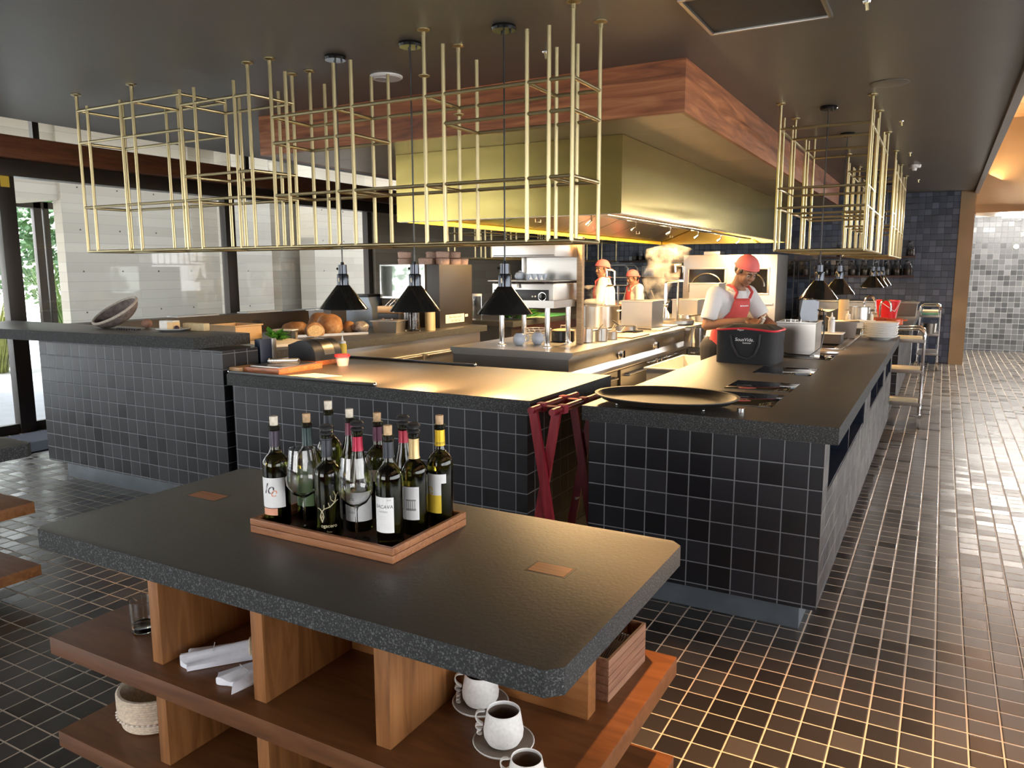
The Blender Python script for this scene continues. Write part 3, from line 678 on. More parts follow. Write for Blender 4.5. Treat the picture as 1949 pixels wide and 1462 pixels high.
# granite top with two wooden tenons showing through
TX0, TX1, TY0, TY1 = -2.30, -0.578, 1.212, 2.015
o = (-1.44, 1.61, 0.742)
b = MB(o); b.prism(chamf(TX0, TX1, TY0, TY1, 0.03), 0.742, 0.80, 0.003)
top = tag(b.build('granite_table_top', stone_edges(b, GRAN)), 'thick dark granite slab table top carrying the wine tray', 'table top')
TEN = wood('tenon_wood', (0.30, 0.11, 0.045), (0.40, 0.16, 0.07), (0.48, 0.21, 0.10), 0.4, 1.2, (1, 12, 12))
for x0, x1 in ((-2.175, -2.045), (-0.866, -0.766)):
    y0 = 1.632 if x0 > -1 else 1.655
    g = MB(o).box(x0 - 0.006, x1 + 0.006, y0 - 0.006, y0 + 0.066, 0.7995, 0.8004).build('tenon_gap', BLACK, top)
    MB(o).box(x0, x1, y0, y0 + 0.06, 0.7996, 0.8010).build('wooden_tenon', TEN, top)
# the neighbouring table at the left edge of the picture
o2 = (-4.6, 1.5, 0)
t2 = thing('shelf_table', 'second wooden shelf table cut off by the left picture edge', 'table', o2)
MB(o2).box(-5.4, -4.0, 1.3, 1.9, 0, 0.09).build('plinth', BLACK, t2)
MB(o2).box(-5.6, -3.735, 1.13, 1.995, 0.088, 0.14, 0.003).build('shelf', OAK, t2)
MB(o2).box(-5.6, -3.755, 1.13, 2.003, 0.395, 0.45, 0.003).build('shelf', OAK, t2)
for zz in ((0.1402, 0.3948), (0.4502, 0.7415)): MB(o2).box(-4.45, -4.40, 1.2, 1.9, *zz, 0.002).build('upright', OAKV, t2)
b = MB((-4.6, 1.4, 0.742)); b.prism(chamf(-5.6, -3.46, 1.05, 1.87, 0.03), 0.742, 0.80, 0.003)
tag(b.build('granite_table_top', stone_edges(b, GRAN)), 'dark granite slab corner at the far left edge above wooden shelves', 'table top')

# ---------------- tray with wine
TRAYW = wood('tray_wood', (0.22, 0.085, 0.035), (0.33, 0.14, 0.06), (0.42, 0.20, 0.09), 0.4, 1.5, (1, 14, 14))
TRAYI = wood('tray_inside', (0.05, 0.022, 0.012), (0.08, 0.034, 0.018), (0.10, 0.045, 0.024), 0.35)
o = (-1.445, 1.67, 0.80); t = thing('wooden_tray', 'rectangular wooden tray full of wine bottles on the granite slab', 'tray', o)
X0, X1, Y0, Y1 = -1.70, -1.185, 1.495, 1.845
MB(o).box(X0 + 0.01, X1 - 0.01, Y0 + 0.01, Y1 - 0.01, 0.801, 0.811).build('base', TRAYI, t)
r = MB(o)
for a in ((X0, X1, Y0, Y0 + 0.012), (X0, X1, Y1 - 0.012, Y1), (X0, X0 + 0.012, Y0 + 0.012, Y1 - 0.012), (X1 - 0.012, X1, Y0 + 0.012, Y1 - 0.012)):
    r.box(*a, 0.801, 0.822, 0.002); r.box(*a, 0.8235, 0.842, 0.002)
r.build('rim', TRAYW, t)
GLG = glassm('green_bottle_glass', (0.20, 0.22, 0.03), 0.0, 1.5)
GLD = M('dark_bottle_glass', (0.010, 0.012, 0.006), 0.05, 0.0, 0.02, Specular_IOR_Level=0.8)
WINE = M('red_wine', (0.012, 0.002, 0.003), 0.05)
CORK = M('cork', (0.55, 0.38, 0.22), 0.8, 0, 0.2, 80); CORKW = M('pale_cork', (0.72, 0.66, 0.55), 0.8, 0, 0.15, 80)
RUB = M('stopper_rubber', (0.02, 0.02, 0.022), 0.45)
INK = M('label_ink', (0.03, 0.03, 0.035), 0.6); GOLDI = M('gold_ink', (0.62, 0.55, 0.36), 0.4, 0.3); GREYI = M('grey_ink', (0.3, 0.3, 0.3), 0.6)
def paper(n, c): return M(n, c, 0.55, 0, 0.04, 30)
def label_patch(mb, r, z0, z1, a0, a1, seg=16):
    vs = []; fs = []
    for i in range(seg + 1):
        a = a0 + (a1 - a0) * i / seg
        vs += [(r * math.cos(a), r * math.sin(a), z0), (r * math.cos(a), r * math.sin(a), z1)]
    for i in range(seg): fs.append((2 * i, 2 * i + 2, 2 * i + 3, 2 * i + 1))
    mb.poly(vs, fs); return mb
def wrap_text(name, s, size, mat, parent, r, ang, z, sx=1.0, shear=0.0):
    """lettering bent round the bottle, centred on angle ang"""
    cu = bpy.data.curves.new(name, 'FONT'); cu.body = s; cu.size = size; cu.align_x = 'CENTER'; cu.align_y = 'CENTER'; cu.shear = shear
    t_ = bpy.data.objects.new(name, cu); link(t_)
    me = bpy.data.meshes.new_from_object(t_.evaluated_get(bpy.context.evaluated_depsgraph_get()))
    bpy.data.objects.remove(t_); bpy.data.curves.remove(cu)
    for v in me.vertices:
        a = ang + v.co.x * sx / r; v.co = (r * math.cos(a), r * math.sin(a), z + v.co.y)
    me.materials.clear(); me.materials.append(mat); o_ = bpy.data.objects.new(name, me); link(o_); o_.parent = parent; return o_
def bottle(label, x, y, h, style, cap, capcol, top, lvl, look):
    """look: angle (radians) the label faces"""
    t = thing('wine_bottle', label, 'wine bottle', (x, y, 0.811), 0, 'wine bottles on the tray')
    R = 0.0375; k = h / 0.30
    if style == 'bordeaux': pr = [(0, 0.012), (0.02, 0.006), (0.034, 0.0), (R, 0.006), (R, 0.185 * k), (0.0355, 0.197 * k), (0.028, 0.209 * k), (0.0185, 0.219 * k), (0.0148, 0.232 * k), (0.0138, 0.285 * k), (0.0158, 0.287 * k), (0.0158, 0.298 * k), (0.0140, 0.30 * k), (0.0105, 0.30 * k)]
    else: pr = [(0, 0.012), (0.02, 0.006), (0.037, 0.0), (0.0405, 0.006), (0.0405, 0.125 * k), (0.038, 0.15 * k), (0.029, 0.19 * k), (0.019, 0.225 * k), (0.0148, 0.25 * k), (0.0138, 0.285 * k), (0.0158, 0.287 * k), (0.0158, 0.298 * k), (0.0140, 0.30 * k), (0.0105, 0.30 * k)]
    g = MB().lathe(pr, seg=32).build('glass', GLG, t)
    inn = [(0, 0.014)] + [(max(r_ - 0.0022, 0.004), z + 0.004) for r_, z in pr[3:] if z + 0.004 < lvl * k]
    re = None
    for (ra, za), (rb, zb) in zip(pr[3:], pr[4:]):
        if za <= lvl * k <= zb: re = ra + (rb - ra) * (lvl * k - za) / (zb - za) - 0.0022
    inn += [(re or 0.03, lvl * k), (0, lvl * k)]
    MB().lathe(inn, seg=28).build('wine', WINE, t)
    if capcol:
        c0, c1 = cap
        prc = [(r_ + 0.0006, z) for r_, z in pr if c0 * k < z < c1 * k]
        def rat(z):
            for (ra, za), (rb, zb) in zip(pr[3:], pr[4:]):
                if za <= z <= zb and zb > za: return ra + (rb - ra) * (z - za) / (zb - za) + 0.0006
            return 0.0164
        MB().lathe([(rat(c0 * k), c0 * k)] + prc + [(rat(c1 * k), c1 * k)], seg=28).build('capsule', M('capsule_' + capcol[0], capcol[1], 0.35, 0.3), t)
    z = 0.30 * k
    if top in ('cork', 'pale'):
        MB().lathe([(0, -0.012), (0.0103, -0.012), (0.0112, 0.0), (0.0118, 0.024), (0.0108, 0.026), (0, 0.026)], (0, 0, z), 16).build('cork', CORK if top == 'cork' else CORKW, t)
    else:
        st = MB().lathe([(0, -0.01), (0.0102, -0.01), (0.0102, 0.0), (0.0175, 0.001), (0.0185, 0.006), (0.016, 0.009), (0.0085, 0.011), (0.0085, 0.014), (0.018, 0.016), (0.0195, 0.022), (0.014, 0.028), (0, 0.027)], (0, 0, z), 20).build('stopper', RUB, t)
    return t, k, look
LK = math.atan2(-1.6, 1.35)      # direction from the tray towards the viewer
RB = 0.0378
def lab(t, nm, mat, z0, z1, a0, a1, r=RB): return label_patch(MB(), r, z0, z1, a0, a1).build(nm, mat, t, recalc=False)
pw = paper('label_white', (0.80, 0.82, 0.83)); pc = paper('label_cream', (0.72, 0.68, 0.56)); pg = paper('label_green', (0.16, 0.26, 0.12)); py = paper('label_yellow', (0.80, 0.58, 0.05)); ps = paper('label_salmon', (0.75, 0.36, 0.24))
DKC = ('charcoal', (0.035, 0.04, 0.05))
t, k, a = bottle('wine bottle with pale label and copper band, leftmost on the tray', -1.655, 1.56, 0.298, 'bordeaux', (0.238, 0.284), ('violet_black', (0.05, 0.04, 0.06)), 'pale', 0.185, LK)
lab(t, 'paper_label', pw, 0.062, 0.150, a - 1.45, a + 0.75); wrap_text('lettering', 'le', 0.045, INK, t, RB + 0.0004, a - 0.55, 0.118, shear=0.3); wrap_text('lettering', 'e', 0.04, ps, t, RB + 0.0004, a - 0.18, 0.108, shear=0.3); lab(t, 'copper_band', ps, 0.040, 0.060, a - 1.2, a + 0.1)
t, k, a = bottle('wine bottle with green label behind the left wine glass', -1.622, 1.657, 0.293, 'bordeaux', (0.228, 0.284), ('dark_green', (0.02, 0.045, 0.045)), 'cork', 0.16, LK)
lab(t, 'paper_label', pg, 0.045, 0.16, a - 1.2, a + 0.4)
t, k, a = bottle('tallest wine bottle at the back left with cream label', -1.617, 1.745, 0.318, 'bordeaux', (0.25, 0.284), DKC, 'pale', 0.12, LK)
lab(t, 'paper_label', pc, 0.09, 0.165, a - 0.9, a + 0.5)
t, k, a = bottle('wine bottle with pale golden deer antlers in front of the tray middle', -1.458, 1.562, 0.290, 'bordeaux', (0.236, 0.29), DKC, 'stopper', 0.13, LK)
an = MB()
def arc(pts, r=0.0011):
    q = []
    for u, v in pts: q.append(((RB + 0.0004) * math.cos(a + u / RB), (RB + 0.0004) * math.sin(a + u / RB), v))
    an.tube(q, r, 5)
arc([(-0.018, 0.052), (-0.024, 0.066), (-0.020, 0.078), (-0.012, 0.088), (0.004, 0.094), (0.018, 0.106), (0.022, 0.122), (0.016, 0.138)], 0.0015); arc([(-0.018, 0.052), (-0.013, 0.066), (-0.016, 0.078), (-0.024, 0.088)], 0.0015)
arc([(-0.018, 0.05), (-0.021, 0.06), (-0.018, 0.07), (-0.015, 0.06), (-0.018, 0.05)]); arc([(0.018, 0.106), (0.008, 0.114), (0.006, 0.126)]); arc([(0.022, 0.122), (0.029, 0.132)]); arc([(0.004, 0.094), (0.0, 0.106)]); arc([(-0.012, 0.088), (-0.012, 0.1)]); arc([(0.018, 0.106), (0.028, 0.112)]); arc([(-0.024, 0.088), (-0.032, 0.09)])
an.build('antler_print', GOLDI, t)
wrap_text('lettering', 'ogacero', 0.014, GOLDI, t, RB + 0.0004, a + 0.0, 0.040); wrap_text('lettering', 'Tinto', 0.007, GOLDI, t, RB + 0.0004, a, 0.023, shear=0.3)
t, k, a = bottle('slim bottle with burgundy capsule and pale cork at the back', -1.551, 1.765, 0.296, 'burgundy', (0.245, 0.284), ('burgundy', (0.11, 0.012, 0.035)), 'pale', 0.12, LK)
t, k, a = bottle('bottle with bright red capsule and black stopper behind the right glass', -1.425, 1.652, 0.288, 'burgundy', (0.24, 0.283), ('bright_red', (0.42, 0.012, 0.05)), 'stopper', 0.11, LK)
lab(t, 'paper_label', pw, 0.032, 0.115, a - 1.25, a + 1.0, 0.0408); wrap_text('lettering', 'G', 0.03, GREYI, t, 0.0412, a - 0.6, 0.085); wrap_text('lettering', 'RIBERA', 0.009, GREYI, t, 0.0412, a - 0.45, 0.058)
t, k, a = bottle('bottle with plum capsule and cork, back row behind the front cork', -1.452, 1.775, 0.291, 'bordeaux', (0.24, 0.284), ('plum', (0.10, 0.03, 0.06)), 'cork', 0.12, LK)
lab(t, 'round_label', paper('label_beige', (0.6, 0.5, 0.4)), 0.115, 0.15, a - 0.7, a + 0.0)
t, k, a = bottle('bottle with white printed label and tall cork, front right of tray', -1.272, 1.598, 0.302, 'bordeaux', (0.238, 0.282), DKC, 'cork', 0.165, LK)
lab(t, 'paper_label', pw, 0.040, 0.138, a - 1.35, a + 0.25)
wrap_text('lettering', 'BACAVA', 0.0135, INK, t, RB + 0.0004, a - 0.5, 0.112, 1.0, 0.15); wrap_text('lettering', 'merlozo', 0.008, GREYI, t, RB + 0.0004, a - 0.55, 0.099); wrap_text('lettering', '2018', 0.006, GREYI, t, RB + 0.0004, a - 0.1, 0.131)
for zz in (0.085, 0.078, 0.071, 0.064): wrap_text('lettering', '- - - - -', 0.006, GREYI, t, RB + 0.0004, a - 0.6, zz)
t, k, a = bottle('bottle with black stopper and red capsule, back row right', -1.362, 1.783, 0.288, 'burgundy', (0.245, 0.283), ('crimson', (0.30, 0.012, 0.035)), 'stopper', 0.12, LK)
t, k, a = bottle('bottle with gold capsule, black stopper and building label', -1.268, 1.707, 0.287, 'bordeaux', (0.225, 0.284), ('gold', (0.70, 0.52, 0.24)), 'stopper', 0.15, LK)
lab(t, 'paper_label', pw, 0.045, 0.140, a - 1.05, a + 0.25)
bl = MB()
for i in range(5): label_patch(bl, RB + 0.0003, 0.078, 0.10, a - 0.75 + i * 0.16, a - 0.70 + i * 0.16, 2)
label_patch(bl, RB + 0.0003, 0.10, 0.104, a - 0.8, a + 0.0, 6); label_patch(bl, RB + 0.0003, 0.072, 0.078, a - 0.8, a + 0.0, 6); bl.build('building_print', GREYI, t, recalc=False)
t, k, a = bottle('bottle with yellow capsule and yellow and white label at right', -1.238, 1.792, 0.300, 'bordeaux', (0.238, 0.284), ('yellow', (0.80, 0.55, 0.03)), 'cork', 0.17, LK)
lab(t, 'paper_label', pw, 0.098, 0.160, a - 1.3, a - 0.05); lab(t, 'paper_label', py, 0.045, 0.098, a - 1.3, a - 0.05); lab(t, 'paper_tab', pw, 0.133, 0.160, a - 0.2, a + 0.35)
wrap_text('lettering', 'e', 0.05, py, t, RB + 0.0005, a - 0.98, 0.115); wrap_text('lettering', 'enero', 0.013, INK, t, 0.0152, a + 0.1, 0.247)
def wineglass(label, x, y):
    t = thing('wine_glass', label, 'wine glass', (x, y, 0.811), 0, 'wine glasses on the tray')
    MB().lathe([(0, 0.0), (0.036, 0.0), (0.036, 0.0015), (0.014, 0.005), (0.005, 0.012), (0.0036, 0.02), (0.0036, 0.085), (0.006, 0.095), (0.0, 0.0965)], seg=28).build('stem', CLEAR, t)
    MB().lathe([(0.0, 0.0966), (0.006, 0.0955), (0.030, 0.110), (0.046, 0.135), (0.049, 0.155), (0.045, 0.195), (0.037, 0.24), (0.0363, 0.24), (0.0442, 0.195), (0.048, 0.155), (0.045, 0.136), (0.0295, 0.1115), (0.0, 0.099)], seg=36).build('bowl', CLEAR, t)
wineglass('large empty stemmed wine glass, left one on the tray', -1.553, 1.563)
wineglass('large empty stemmed wine glass, right one on the tray', -1.362, 1.565)

# ---------------- things on the shelves
t = thing('tumbler', 'textured clear drinking glass standing left on the middle shelf', 'drinking glass', (-2.085, 1.40, 0.45))
MB().lathe([(0, 0.0), (0.032, 0.0), (0.036, 0.004), (0.038, 0.05), (0.040, 0.10), (0.0375, 0.10), (0.0355, 0.05), (0.033, 0.022), (0, 0.018)], seg=24).build('body', glassm('tumbler_glass', (0.93, 0.95, 0.93), 0.03, 1.45), t)
BASK = M('woven_palm', (0.66, 0.55, 0.42), 0.85, 0, 0.2, 120, 0.6, 260)
t = thing('woven_basket', 'round pale woven palm basket on the lower shelf', 'basket', (-2.09, 1.43, 0.14))
pr = []
for i in range(15):
    z = 0.004 + i * 0.0072; r = 0.102 + 0.012 * math.sin(min(1, i / 9) * PI * 0.5); pr += [(r, z), (r + 0.0035, z + 0.0037)]
inn = [(max(r - 0.012, 0), z) for r, z in pr[::-2]]
MB().lathe([(0, 0.001), (0.095, 0.001)] + pr + [(0.112, 0.113), (0.104, 0.113)] + inn + [(0.0, 0.012)], seg=40).build('wall', BASK, t)
dm = MB()
for k in range(44):
    a = 2 * PI * k / 44; dm.ball((0.1165 * math.cos(a), 0.1165 * math.sin(a), 0.042), 0.0055, 6, (1, 1, 0.7))
dm.build('diamond_band', M('basket_light_band', (0.80, 0.72, 0.62), 0.85), t)
# napkins
NAP = M('white_linen', (0.72, 0.74, 0.80), 0.85, 0, 0.05, 40, 0.15, 90); RAF = M('raffia', (0.62, 0.52, 0.36), 0.85, 0, 0.2, 150)
def napkin(label, p0, p1, w0, w1, h, sd):
    loc = Vector((p0[0], p0[1], 0.4505)); d = Vector((p1[0] - p0[0], p1[1] - p0[1], 0)); L_ = d.length; d.normalize(); s = Vector((-d.y, d.x, 0))
    t = thing('folded_napkin', label, 'napkin', loc, 0, 'napkins on the middle shelf'); m = MB(); nu, nv = 14, 12; vs = []; rnd = random.Random(sd)
    for i in range(nu + 1):
        u = i / nu; w = w0 + (w1 - w0) * u
        for j in range(nv + 1):
            v = j / nv * 2 - 1
            z = h * (1 - 0.55 * u) * math.cos(v * PI / 2 * 0.92) ** 0.7 + 0.004 + 0.006 * math.sin(v * 7 + sd) * u
            e = 0.012 * math.sin(v * 4 + sd) if i == nu else 0
            q = d * (u * L_ + e) + s * (v * w); vs.append((q.x, q.y, z))
    fs = [(i * (nv + 1) + j, (i + 1) * (nv + 1) + j, (i + 1) * (nv + 1) + j + 1, i * (nv + 1) + j + 1) for i in range(nu) for j in range(nv)]
    base = len(vs); vs += [(x, y, 0.001) for x, y, z in vs]
    fs += [tuple(base + k for k in f[::-1]) for f in fs]
    for i in range(nu):
        for j in (0, nv): a_ = i * (nv + 1) + j; b2 = a_ + nv + 1; fs.append((a_, b2, base + b2, base + a_))
    for j in range(nv):
        for i in (0, nu): a_ = i * (nv + 1) + j; fs.append((a_, a_ + 1, base + a_ + 1, base + a_))
    m.poly(vs, fs); m.build('cloth', NAP, t)
    st = MB()
    for j in range(9): q = d * (L_ * 0.62) + s * (-0.028 + j * 0.006); st.ball((q.x, q.y, h * 0.72 + 0.004), 0.0016, 5)
    st.build('stitching', M('stitch_grey', (0.5, 0.5, 0.52), 0.8), t)
    return t, d, s, h
n1 = napkin('folded white napkin lying toward the left upright with raffia ring', (-1.655, 1.47), (-1.80, 1.325), 0.034, 0.056, 0.045, 1)
n2 = napkin('folded white napkin pointing forward beside the second upright', (-1.562, 1.445), (-1.605, 1.295), 0.040, 0.058, 0.032, 3)
for (t, d, s, h), lb in ((n1, 1), (n2, 0)):
    if lb:
        m = MB()
        for i in range(5): m.tube([(d * (0.004 + i * 0.006) + s * (0.034 * math.cos(a_)) + Vector((0, 0, max(0.003, 0.012 + 0.036 * math.sin(a_))))) for a_ in [PI * k / 12 for k in range(13)]], 0.0034, 6)
        m.tube([(0, 0, 0.05), (0.012, 0.006, 0.062), (-0.01, -0.004, 0.066)], 0.0018, 5); m.build('raffia_ring', RAF, t)
# cups
STONE = M('speckled_stoneware', (0.74, 0.73, 0.70), 0.45, 0, 0.08, 130); SAUC = M('taupe_stoneware', (0.22, 0.18, 0.145), 0.5, 0, 0.08, 90); COFF = M('taupe_glaze', (0.20, 0.15, 0.115), 0.3)
cup0 = sau0 = None
def cup(label, slabel, x, y, curls, rz, s=1.0, saucer=True):
    global sau0
    if saucer:
        if sau0 is None:
            sau0 = thing('saucer', slabel, 'saucer', (x, y, 0.4505), 0, 'saucers on the middle shelf')
            b_ = MB().lathe([(0, 0.0), (0.045, 0.0), (0.068, 0.008), (0.0725, 0.014), (0.0715, 0.0155), (0.066, 0.0125), (0.045, 0.0065), (0, 0.0055)], seg=36).build('dish', STONE, sau0)
            MB().lathe([(0, 0.0060), (0.0455, 0.0070), (0.0655, 0.0128), (0.0690, 0.0148)], seg=36).build('glazed_face', SAUC, sau0)
        else: dup(sau0, (x, y, 0.4505), None, slabel)
    z0 = 0.4575 if saucer else 0.4505
    t = thing('coffee_cup', label, 'cup', (x, y, z0), rz, 'stoneware cups on the middle shelf'); t.scale = (s, s, s)
    MB().lathe([(0, 0.0), (0.026, 0.0), (0.038, 0.006), (0.0455, 0.020), (0.047, 0.034), (0.0425, 0.062), (0.039, 0.082), (0.0378, 0.083), (0.0365, 0.081), (0.040, 0.060), (0.043, 0.034), (0.038, 0.012), (0, 0.008)], seg=36).build('bowl', STONE, t)
    MB().lathe([(0, 0.0085), (0.0375, 0.0125), (0.0425, 0.034), (0.0395, 0.060), (0.0368, 0.074)], seg=32).build('inside_glaze', COFF, t)
    ribs = [(-0.0405, 0.079), (-0.058, 0.083), (-0.0665, 0.070), (-0.062, 0.055), (-0.0475, 0.048), (-0.0475, 0.046), (-0.064, 0.049), (-0.066, 0.040), (-0.056, 0.036), (-0.049, 0.036)]
    zc = 0.034
    for i in range(curls - 1): ribs += [(-0.060, zc - 0.002), (-0.0625, zc - 0.008), (-0.056, zc - 0.011), (-0.0495, zc - 0.010)]; zc -= 0.010
    m = MB(); vs = []
    for p in ribs: vs += [(p[0], -0.008, p[1]), (p[0], 0.008, p[1])]
    m.poly(vs, [(2 * i, 2 * i + 2, 2 * i + 3, 2 * i + 1) for i in range(len(ribs) - 1)])
    o_ = m.build('curled_handle', STONE, t, recalc=False, angle=80)
    md = o_.modifiers.new('thick', 'SOLIDIFY'); md.thickness = 0.004; md.offset = 0
    sb = o_.modifiers.new('soft', 'SUBSURF'); sb.levels = 2; sb.render_levels = 2
    return t
cup('white stoneware cup farthest under the slab with four curl handle', 'taupe saucer under the farthest cup', -0.955, 1.545, 4, 0.5)
cup('white stoneware cup in the middle of the three with curled handle', 'taupe saucer under the middle cup', -0.822, 1.43, 2, 0.5)
cup('white stoneware cup cut off by the bottom picture edge', 'taupe saucer under the lowest cup', -0.700, 1.315, 3, 0.5, 0.86)
# cutlery box
o = (-0.70, 1.84, 0.45); t = thing('cutlery_box', 'open wooden box of cutlery on the right end of the shelf', 'box', o, math.radians(-2.5))
BOXW = wood('ribbed_box_wood', (0.16, 0.075, 0.04), (0.24, 0.12, 0.07), (0.31, 0.165, 0.10), 0.5, 1.5, (12, 1, 12))
m = MB()
for k in range(5):
    z0 = 0.0005 + k * 0.0232
    m.box(0.022, 0.030, -0.125, 0.125, z0, z0 + 0.022, 0.001); m.box(-0.030, -0.022, -0.125, 0.125, z0, z0 + 0.022, 0.001)
    m.box(-0.022, 0.022, -0.125, -0.117, z0, z0 + 0.022, 0.001); m.box(-0.022, 0.022, 0.117, 0.125, z0, z0 + 0.022, 0.001)
m.box(-0.022, 0.022, -0.117, 0.117, 0.0005, 0.006); m.build('walls', BOXW, t)
for i in range(7):
    o_ = MB(); x = -0.018 + i * 0.006
    o_.tube([(x, -0.11, 0.06), (x, -0.05, 0.088), (x, 0.0, 0.105)], [0.0022, 0.0025, 0.004], 6)
    p = o_.build('table_knife', CHROME); p.location = (-0.70, 1.84, 0.45); p.rotation_euler = (0, 0, math.radians(-2.5))
    tag(p, 'polished table knife standing in the wooden cutlery box', 'knife', 'cutlery in the wooden box')
for i in range(5):
    o_ = MB(); x = -0.017 + i * 0.008
    o_.tube([(x, -0.06, 0.06), (x, 0.0, 0.092), (x, 0.04, 0.11)], [0.002, 0.0022, 0.0045], 6)
    p = o_.build('table_fork', CHROME); p.location = (-0.70, 1.84, 0.45); p.rotation_euler = (0, 0, math.radians(-2.5))
    tag(p, 'polished table fork standing farther back in the cutlery box', 'fork', 'cutlery in the wooden box')
# ================================================================== KITCHEN ISLAND
PX0, PX1, PY0, PY1 = -3.56, -2.44, 5.33, 10.9
o = (-3.0, 8.1, 0); t = thing('cooking_island', 'long stainless cooking island under the brass hood', 'cooking range', o)
prof = [(PX1, 0.92), (PX1, 0.895), (PX1 - 0.035, 0.86), (PX1 - 0.062, 0.81), (PX1 - 0.066, 0.755), (PX1 - 0.045, 0.705), (PX1 - 0.02, 0.685), (PX1 - 0.02, 0.672), (PX1 - 0.07, 0.672),
        (PX0 + 0.07, 0.672), (PX0 + 0.02, 0.672), (PX0 + 0.02, 0.685), (PX0 + 0.045, 0.705), (PX0 + 0.066, 0.755), (PX0 + 0.062, 0.81), (PX0 + 0.035, 0.86), (PX0, 0.895), (PX0, 0.92)]
MB(o).extr(prof, 'y', PY0, PY1).build('top_body', STEEL, t, angle=25)
MB(o).box(PX0 + 0.075, PX1 - 0.075, PY0 + 0.05, PY1 - 0.05, 0.08, 0.672).build('base_cabinet', STEELD, t)
MB(o).box(PX0 + 0.12, PX1 - 0.12, PY0 + 0.1, PY1 - 0.1, 0, 0.08).build('plinth', BLACK, t)
MB(o).box(PX0 + 0.03, PX1 - 0.03, PY0 - 0.004, PY0, 0.69, 0.865, 0.0).build('end_panel', STEELD, t)
for i in range(5):
    y = PY0 + 0.1 + i * 1.06
    d = MB(o).box(PX1 - 0.0745, PX1 - 0.05, y, y + 0.98, 0.10, 0.655, 0.005).build('oven_door', STEELD, t)
    MB(o).tube([(PX1 - 0.05, y + 0.10, 0.60), (PX1 - 0.012, y + 0.10, 0.60), (PX1 - 0.012, y + 0.88, 0.60), (PX1 - 0.05, y + 0.88, 0.60)], 0.013, 10).build('handle', STEEL, d)
for y in (6.48, 7.43, 8.95, 9.9):
    k = MB(o).lathe([(0, 0), (0.048, 0), (0.048, 0.008), (0.036, 0.012), (0.034, 0.045), (0, 0.047)], (PX1 - 0.062, y, 0.80), 20, mtx=Matrix.Rotation(PI / 2, 3, 'Y')).build('knob', CHROME, t)
    MB(o).box(PX1 - 0.016, PX1 - 0.008, y - 0.006, y + 0.006, 0.768, 0.832, 0.002).build('pointer', BLACK, k)
rl = MB(o).tube([(PX1 - 0.04, 7.1, 0.66), (PX1 + 0.005, 7.1, 0.66), (PX1 + 0.005, 8.0, 0.66), (PX1 - 0.04, 8.0, 0.66)], 0.007, 8).build('utensil_rail', CHROME, t)
def grate(y, x):
    g = MB(o)
    for i in range(5):
        q = -0.12 + i * 0.06; g.box(x + q - 0.005, x + q + 0.005, y - 0.14, y + 0.14, 0.921, 0.934); g.box(x - 0.14, x + 0.14, y + q - 0.005, y + q + 0.005, 0.9215, 0.9335)
    g.build('burner_grate', BLACK, t)
grate(7.42, -2.80); grate(9.2, -2.85)
for lab, y, kind in (('steel ladle hanging from the island rail', 7.3, 0), ('pair of steel tongs hanging from the island rail', 7.45, 1), ('long steel spoon hanging last on the island rail', 7.62, 0)):
    p = thing('hanging_utensil', lab, 'kitchen utensil', (PX1 + 0.01, y, 0.667), 0, 'utensils on the island rail')
    if kind:
        MB().tube([(0, -0.03, -0.34), (0.008, -0.012, -0.02), (0.008, 0, 0.006), (0.008, 0.012, -0.02), (0, 0.03, -0.34)], 0.006, 8).build('arms', CHROME, p)
    else:
        MB().tube([(-0.008, 0, 0.008), (0.008, 0, 0.01), (0.012, 0.0, -0.02), (0.012, 0.02, -0.30)], 0.005, 8).build('handle', CHROME, p)
        MB().ball((0.012, 0.02, -0.33), 0.035, 14, (0.45, 1, 1)).build('bowl', CHROME, p)
# gantry with the salamander grill
g = thing('steel_gantry', 'small steel gantry shelf on four legs at the island end', 'shelf', (-3.02, 5.83, 0.92))
for x in (-0.215, 0.215):
    for y in (-0.20, 0.20):
        l_ = MB().tube([(x, y, 0.0), (x, y, 0.335)], 0.022, 14).build('leg', CHROME, g)
        MB().lathe([(0, 0.001), (0.04, 0.001), (0.04, 0.008), (0.024, 0.016), (0.022, 0.03), (0, 0.03)], (x, y, 0), 18).build('foot_collar', CHROME, l_)
MB().box(-0.30, 0.30, -0.26, 0.26, 0.335, 0.345).box(-0.30, 0.30, -0.265, -0.26, 0.325, 0.385).box(0.30, 0.305, -0.265, 0.265, 0.325, 0.385).box(-0.305, -0.30, -0.265, 0.265, 0.325, 0.385).build('shelf_plate', STEEL, g)
s = thing('salamander_grill', 'stainless salamander grill with control panel on the gantry shelf', 'grill', (-3.02, 5.83, 1.266))
MB().box(-0.285, 0.285, -0.235, 0.235, 0.0, 0.175, 0.006).build('body', STEEL, s)
p = MB().box(-0.265, 0.245, -0.243, -0.2355, 0.02, 0.125, 0.002).build('control_panel', M('panel_black', (0.02, 0.02, 0.02), 0.3), s)
k = MB().lathe([(0.034, 0), (0.034, 0.004), (0.027, 0.005), (0.026, 0.022), (0, 0.024)], (0.19, -0.243, 0.07), 22, mtx=Matrix.Rotation(PI / 2, 3, 'X')).build('dial', BLACKG, p)
MB().lathe([(0.036, 0), (0.036, 0.004), (0.031, 0.004)], (0.19, -0.2435, 0.07), 22, mtx=Matrix.Rotation(PI / 2, 3, 'X')).build('dial_ring', CHROME, p)
bb = MB()
for x in (0.10, 0.128): bb.ball((x, -0.245, 0.07), 0.008, 10)
bb.build('button', WHITEP, p)
MB().box(-0.31, 0.30, -0.27, 0.235, 0.19, 0.20, 0.003).build('grill_plate', STEELD, s)
MB().tube([(-0.25, -0.255, 0.178), (0.22, -0.255, 0.178)], 0.006, 8).build('pull_bar', CHROME, s)
